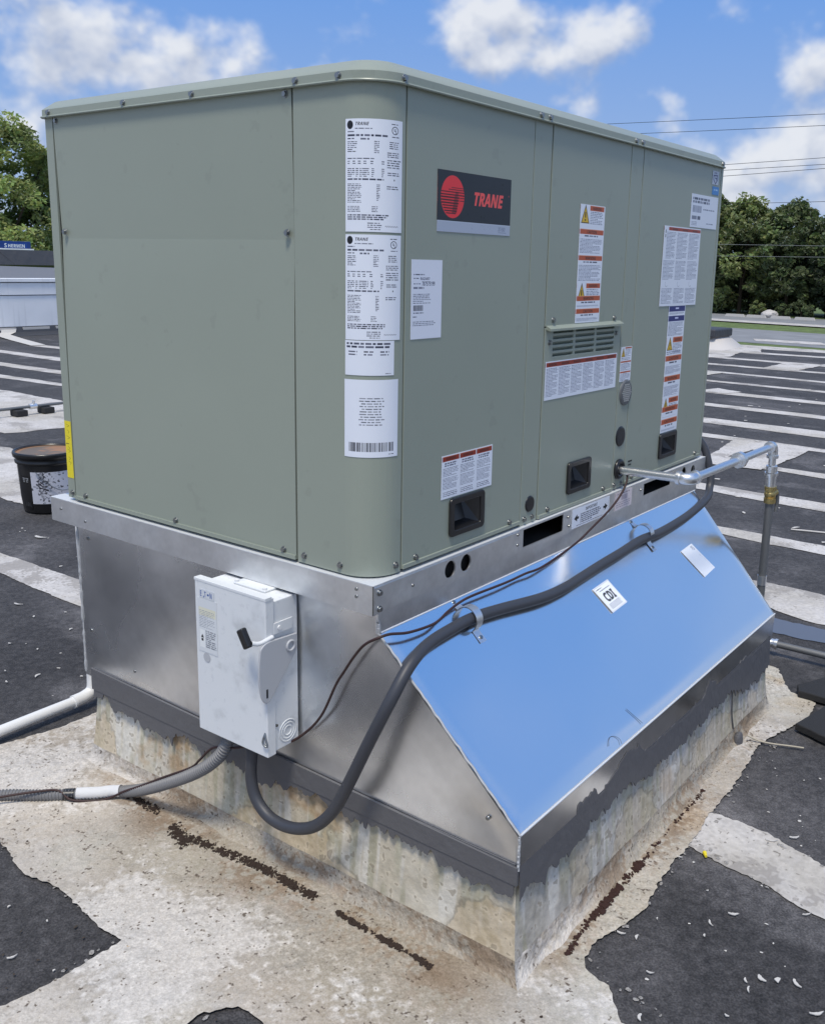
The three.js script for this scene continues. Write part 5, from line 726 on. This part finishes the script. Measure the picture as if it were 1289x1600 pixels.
// ---------------------------------------------------------------- bucket
{
  const cx = 1.738, cz = -4.277, h = 0.40, g = thing('bucket', [cx, 0, cz], 'black roofing cement bucket with tar spattered pale label at left', 'bucket');
  const lathe = (p, seg = 40) => { const q = new THREE.LatheGeometry(p.map((a) => new THREE.Vector2(...a)), seg); q.translate(cx, 0, cz); return q; };
  part(g, 'body', lathe([[0, 0.004], [0.150, 0.004], [0.160, 0.012], [0.172, 0.10], [0.186, h - 0.06], [0.190, h - 0.004]]), M.black); part(g, 'rim', lathe([[0.184, h - 0.075], [0.197, h - 0.07], [0.199, h - 0.055], [0.190, h - 0.05], [0.192, h - 0.034], [0.207, h - 0.03], [0.211, h - 0.008], [0.206, h + 0.003], [0.198, h + 0.004], [0.193, h - 0.006]]), M.black);
  part(g, 'lid', lathe([[0.194, h - 0.004], [0.185, h - 0.014], [0, h - 0.016]]), Std({ map: tile(256, (u, v) => mix3([0.42, 0.38, 0.34], [0.60, 0.44, 0.32], sstep(0.4, 0.65, fbm(u, v, 4, 5, 66)))), roughness: 0.6 }), 'rust stained lid with standing dirt');
  const wrap = (a0, a1, y0, y1, r0, r1, mat, name, label) => { const n = 24, pos = [], uv = [], idx = []; for (let i = 0; i <= n; i++) { const a = mix(a0, a1, i / n); pos.push(cx + Math.sin(a) * r0, y0, cz + Math.cos(a) * r0, cx + Math.sin(a) * r1, y1, cz + Math.cos(a) * r1); uv.push(i / n, 0, i / n, 1); if (i < n) idx.push(i * 2, i * 2 + 2, i * 2 + 1, i * 2 + 1, i * 2 + 2, i * 2 + 3); } const q = new THREE.BufferGeometry(); q.setAttribute('position', new THREE.Float32BufferAttribute(pos, 3)); q.setAttribute('uv', new THREE.Float32BufferAttribute(uv, 2)); q.setIndex(idx); q.computeVertexNormals(); part(g, name, q, mat, label); };
  wrap(-1.16, 0.9, 0.075, 0.285, 0.1718, 0.1835, labelMat(T.bucket), 'sticker', 'pale label spattered with tar'); wrap(-1.62, -1.20, 0.04, 0.255, 0.1665, 0.181, labelMat(T.bucketInk), 'sticker', 'grey print on black plastic');
  part(g, 'bail_handle', tube(Array.from({ length: 15 }, (_, i) => { const a = -0.95 + i * 0.135, k = Math.sin(Math.PI * i / 14); return [cx + Math.sin(a) * 0.193, h - 0.11 - k * 0.13, cz + Math.cos(a) * 0.193]; }), 0.003, 60, 6), M.screw);
}
// ---------------------------------------------------------------- thin pipe on blocks at far left
{
  const g = thing('roof_gas_line', [3.6, 0, -7.85], 'thin grey pipe lying on small black blocks at far left', 'pipe');
  part(g, 'pipe_run', tube([[-2, 0.09, -7.98], [1.5, 0.085, -7.94], [3.41, 0.085, -7.90], [3.9, 0.09, -7.87], [6.5, 0.09, -7.88]], 0.016, 40, 8), M.pipeGrey); for (const x of [3.60, 3.90, 2.2, 5.6]) part(g, 'support_block', bx(x - 0.06, x + 0.06, 0.009, 0.07, -7.94, -7.80, 0.008), M.rubber); part(g, 'coupling', merge([cyl([3.72, 0.088, -7.88], [3.80, 0.09, -7.88], 0.028), cyl([3.76, 0.09, -7.88], [3.77, 0.15, -7.87], 0.014)]), M.pipeZinc);
}
// ---------------------------------------------------------------- rubber walkway pads
{
  const pad = (pts, label, seed) => { const q = ragged(pts, 0.03, 0.006, seed).map((p) => new THREE.Vector2(p[0], -p[1])); const g = new THREE.ExtrudeGeometry(new THREE.Shape(q), { depth: 0.022, bevelEnabled: true, bevelSize: 0.003, bevelThickness: 0.003, bevelSegments: 1 }); g.rotateX(-Math.PI / 2); g.translate(0, 0.012, 0); single('walkway_pad', uvBox(g), M.rubber, label, 'rubber pad', null); };
  pad([[2.04, 0.48], [2.62, 0.76], [2.45, 1.12], [1.985, 0.60], [1.985, 0.50]], 'black rubber pad under the grey pipe, farther of the two at right', 3); pad([[1.70, 0.575], [1.94, 0.625], [2.2, 0.95], [1.98, 1.25], [1.655, 0.69]], 'black rubber pad on the beige coating, nearer of the two at right', 5);
}
// ---------------------------------------------------------------- small litter
function crumbs(list, seed, mat, name, label, category) {
  const r = rng(seed), gs = []; for (const [x, y, z, s, flat] of list) { const g = new THREE.IcosahedronGeometry(s, 0), p = g.attributes.position; const k = [0.6 + r(), 0.5 + r() * 0.6, 0.6 + r()]; const m = {}; for (let i = 0; i < p.count; i++) { const key = p.getX(i).toFixed(4) + p.getY(i).toFixed(4) + p.getZ(i).toFixed(4); const j = m[key] ??= 0.65 + r() * 0.7; p.setXYZ(i, p.getX(i) * k[0] * j, p.getY(i) * k[1] * j * (flat ?? 0.6), p.getZ(i) * k[2] * j); } g.rotateY(r() * 6); g.translate(x, y + s * 0.2, z); g.computeVertexNormals(); gs.push(g); }
  const m = single(name, merge(gs), mat, label, category); m.userData.kind = 'stuff'; return m;
}
{
  const r = rng(21), L = [], Rr = [], ga = () => (r() + r() + r() - 1.5) / 1.5;
  const along = (out, a, b, n, wd, s) => { for (let i = 0; i < n; i++) { const t = r(), clump = fbm3(t * 9, a[0] * 5, 2, 3); if (clump < 0.47 && r() < 0.80) continue; out.push([mix(a[0], b[0], t) + ga() * wd, 0.009, mix(a[1], b[1], t) + ga() * wd, s * (0.22 + r() * r() * 1.15)]); } };
  along(L, [-0.055, -0.98], [-0.053, -0.80], 420, 0.022, 0.0045); along(L, [-0.075, -0.70], [-0.11, -0.60], 420, 0.03, 0.0048); along(L, [-0.085, -0.62], [-0.052, -0.37], 800, 0.024, 0.0042); along(L, [-0.052, -0.38], [-0.052, -0.15], 900, 0.020, 0.0046); along(L, [-0.06, -0.06], [-0.066, 0.24], 620, 0.012, 0.005); along(L, [-0.25, -1.1], [-0.1, 0.5], 90, 0.2, 0.0028);
  along(Rr, [0.15, 0.485], [0.26, 0.468], 160, 0.010, 0.005); along(Rr, [0.26, 0.468], [0.62, 0.468], 700, 0.014, 0.006); along(Rr, [0.62, 0.468], [1.1, 0.462], 260, 0.01, 0.004);
  crumbs(L, 5, M.dirt, 'soil_crumbs', 'dark brown soil crumbs in a line along the left foot of the curb', 'debris'); crumbs(Rr, 6, Std({ color: rgb(0.035, 0.014, 0.010), roughness: 1 }), 'soil_crumbs', 'reddish brown soil crumbs in a line along the right foot of the curb', 'debris');
  const spl = []; const edge = (a, b, n, w) => { for (let i = 0; i < n * 0.35; i++) { const t = r(); spl.push([mix(a[0], b[0], t) + ga() * w, 0.0035, mix(a[1], b[1], t) + ga() * w, 0.0012 + r() * r() * 0.008, 0.12]); } };
  edge([-0.43, -1.1], [-0.44, -0.42], 110, 0.03); edge([-0.44, -0.42], [-1.0, -0.42], 110, 0.03); edge([0.16, 0.54], [1.02, 0.54], 170, 0.03); edge([0.08, 0.9], [0.16, 0.6], 60, 0.03); edge([1.05, 0.54], [1.7, 0.55], 80, 0.04); edge([0.98, 0.55], [0.93, 0.9], 50, 0.02); edge([0.80, 0.55], [0.70, 0.95], 60, 0.02); edge([-0.5, -0.06], [-0.43, 0.2], 50, 0.02);
  crumbs(spl, 15, M.coat, 'coating_splatter', 'pale coating splatter along the edges of the dark roof patches', 'splatter');
  const grit = []; for (let i = 0; i < 700; i++) { const x = -1.1 + r() * 1.3, z = -1.5 + r() * 2.4; if (x > -0.02) continue; if (r() < 0.5) continue; grit.push([x, 0.006, z, 0.0009 + r() * r() * 0.004]); } crumbs(grit, 9, Std({ color: rgb(0.05, 0.04, 0.032), roughness: 1 }), 'loose_grit', 'tiny dark grit scattered over the pale coating in front', 'grit');
  // paint flakes, each its own thing near the front; far specks as stuff
  const flake = (x, z, l, w, a, label, mat = M.chip, group = 'pale paint flakes on the dark roof') => { const n = 7, pts = [], k0 = (l *= 0.7, w *= 0.65), rr = rng(Math.round((x * 31 + z * 17) * 1000) + 9); for (let i = 0; i <= n; i++) { const t = i / n; pts.push([(t - 0.5) * l, Math.sin(t * 3.1 + rr() * 0.8) * l * 0.16 - w * (0.4 + 0.6 * Math.sin(Math.PI * t)) * 0.5]); } for (let i = n; i >= 0; i--) { const t = i / n; pts.push([(t - 0.5) * l, Math.sin(t * 3.1) * l * 0.16 + w * (0.3 + 0.7 * Math.sin(Math.PI * t)) * (0.5 + rr() * 0.3)]); } const g = new THREE.ExtrudeGeometry(new THREE.Shape(pts.map((p) => new THREE.Vector2(...p))), { depth: 0.0022, bevelEnabled: false }); g.rotateX(-Math.PI / 2 + 0.06); g.rotateY(a); g.translate(x, 0.0055, z); single('paint_flake', g, mat, label, 'paint flake', mat === M.chip ? group : null); };
  const FL = 'pale curled paint flake lying on the dark roof right of the curb';
  for (const [x, z, l, w, a] of [[0.572, 0.749, 0.04, 0.010, 2.2], [0.50, 0.716, 0.032, 0.006, 0.8], [0.242, 0.665, 0.026, 0.005, 2.0], [0.356, 0.857, 0.022, 0.007, 0.7], [0.386, 0.885, 0.034, 0.014, 1.2], [0.403, 0.918, 0.024, 0.016, 0.2], [0.421, 0.957, 0.040, 0.011, 1.0], [0.331, 0.873, 0.03, 0.006, 0.4], [0.357, 1.018, 0.05, 0.009, 2.4], [0.691, 0.902, 0.044, 0.004, 2.6], [1.02, 0.772, 0.045, 0.010, 2.4], [0.718, 0.537, 0.034, 0.007, 1.6], [0.325, 0.549, 0.032, 0.008, 1.9], [0.333, 0.589, 0.026, 0.008, 0.3], [0.098, 0.707, 0.03, 0.010, 0.5], [0.223, 0.859, 0.015, 0.006, 1.6], [0.962, 0.724, 0.05, 0.006, 2.2], [0.444, 0.721, 0.014, 0.007, 0.5], [0.43, 0.60, 0.012, 0.004, 0.5], [0.62, 0.66, 0.010, 0.004, 2.5]]) flake(x, z, l, w, a, FL);
  for (const [x, z, l, w, a] of [[-0.647, -0.567, 0.034, 0.006, 2.9], [-0.556, -0.741, 0.014, 0.006, 0.3], [-0.526, -0.616, 0.012, 0.005, 1.3], [-0.613, -0.447, 0.010, 0.006, 0.3]]) flake(x, z, l, w, a, 'pale paint flake on the dark patch at the lower left', M.chip, 'pale paint flakes on the dark left patch');
  for (const [x, z, l, w, a] of [[1.33, -3.716, 0.12, 0.03, 1.9], [0.642, -2.769, 0.07, 0.012, 2.0], [0.614, -2.292, 0.03, 0.012, 0.4], [0.253, -1.957, 0.05, 0.012, 0.6], [0.598, -2.558, 0.03, 0.01, 1.0], [0.40, -2.2, 0.02, 0.008, 1], [0.36, -2.35, 0.02, 0.01, 2], [0.72, -2.5, 0.02, 0.01, 2], [0.15, -2.0, 0.025, 0.008, 1.5], [0.2, -2.1, 0.012, 0.008, 1.5]]) flake(x, z, l, w, a, 'pale paint flake on the dark roof left of the curb', M.chip, 'pale paint flakes left of the curb');
  single('wire_nut', (() => { const g = new THREE.CylinderGeometry(0.004, 0.0065, 0.018, 10); g.rotateZ(Math.PI / 2); g.rotateY(0.6); g.translate(0.765, 0.010, 0.597); return g; })(), Std({ color: rgb(0.75, 0.62, 0.03), roughness: 0.45 }), 'tiny yellow wire connector on the dark roof at right', 'wire connector');
  flake(-0.582, -0.35, 0.018, 0.006, 1.2, 'small red plastic scrap on the coating at lower left', Std({ color: rgb(0.6, 0.07, 0.06), roughness: 0.6 })); flake(-0.455, -0.382, 0.022, 0.014, 2.2, 'tan flake of foam on the edge of the dark left patch', Std({ color: rgb(0.5, 0.36, 0.22), roughness: 0.9 }));
  for (let k = 0; k < 1; k++) { const m = scene.getObjectByName('paint_flake'); void m; }
  const far = []; for (let i = 0; i < 90; i++) far.push([4 + r() * 9, 0.002, -2.5 + r() * 4, 0.008 + r() * 0.016, 0.2]); for (let i = 0; i < 50; i++) far.push([0.1 + r() * 1.5, 0.002, -4 + r() * 2.3, 0.003 + r() * 0.006, 0.3]); for (let i = 0; i < 60; i++) far.push([0.2 + r() * 1.3, 0.002, 0.56 + r() * 0.7, 0.0012 + r() * 0.003, 0.3]); crumbs(far, 12, M.chip, 'pale_specks', 'small pale specks scattered over the dark roof', 'grit');
  single('cord', tube([[1.505, 0.03, 0.462], [1.52, 0.016, 0.50], [1.535, 0.012, 0.54], [1.56, 0.012, 0.60], [1.575, 0.012, 0.64]], 0.0032, 40, 6), M.rope, 'short pale cord end on the roof beside the right foot of the curb', 'cord');
  single('stick', cyl([4.496, 0.008, -0.279], [4.60, 0.008, 0.03], 0.006, 0.006, 6), M.chip, 'thin white stick on the dark roof behind the gas pipe', 'stick');
}
renderer.render(scene, camera);
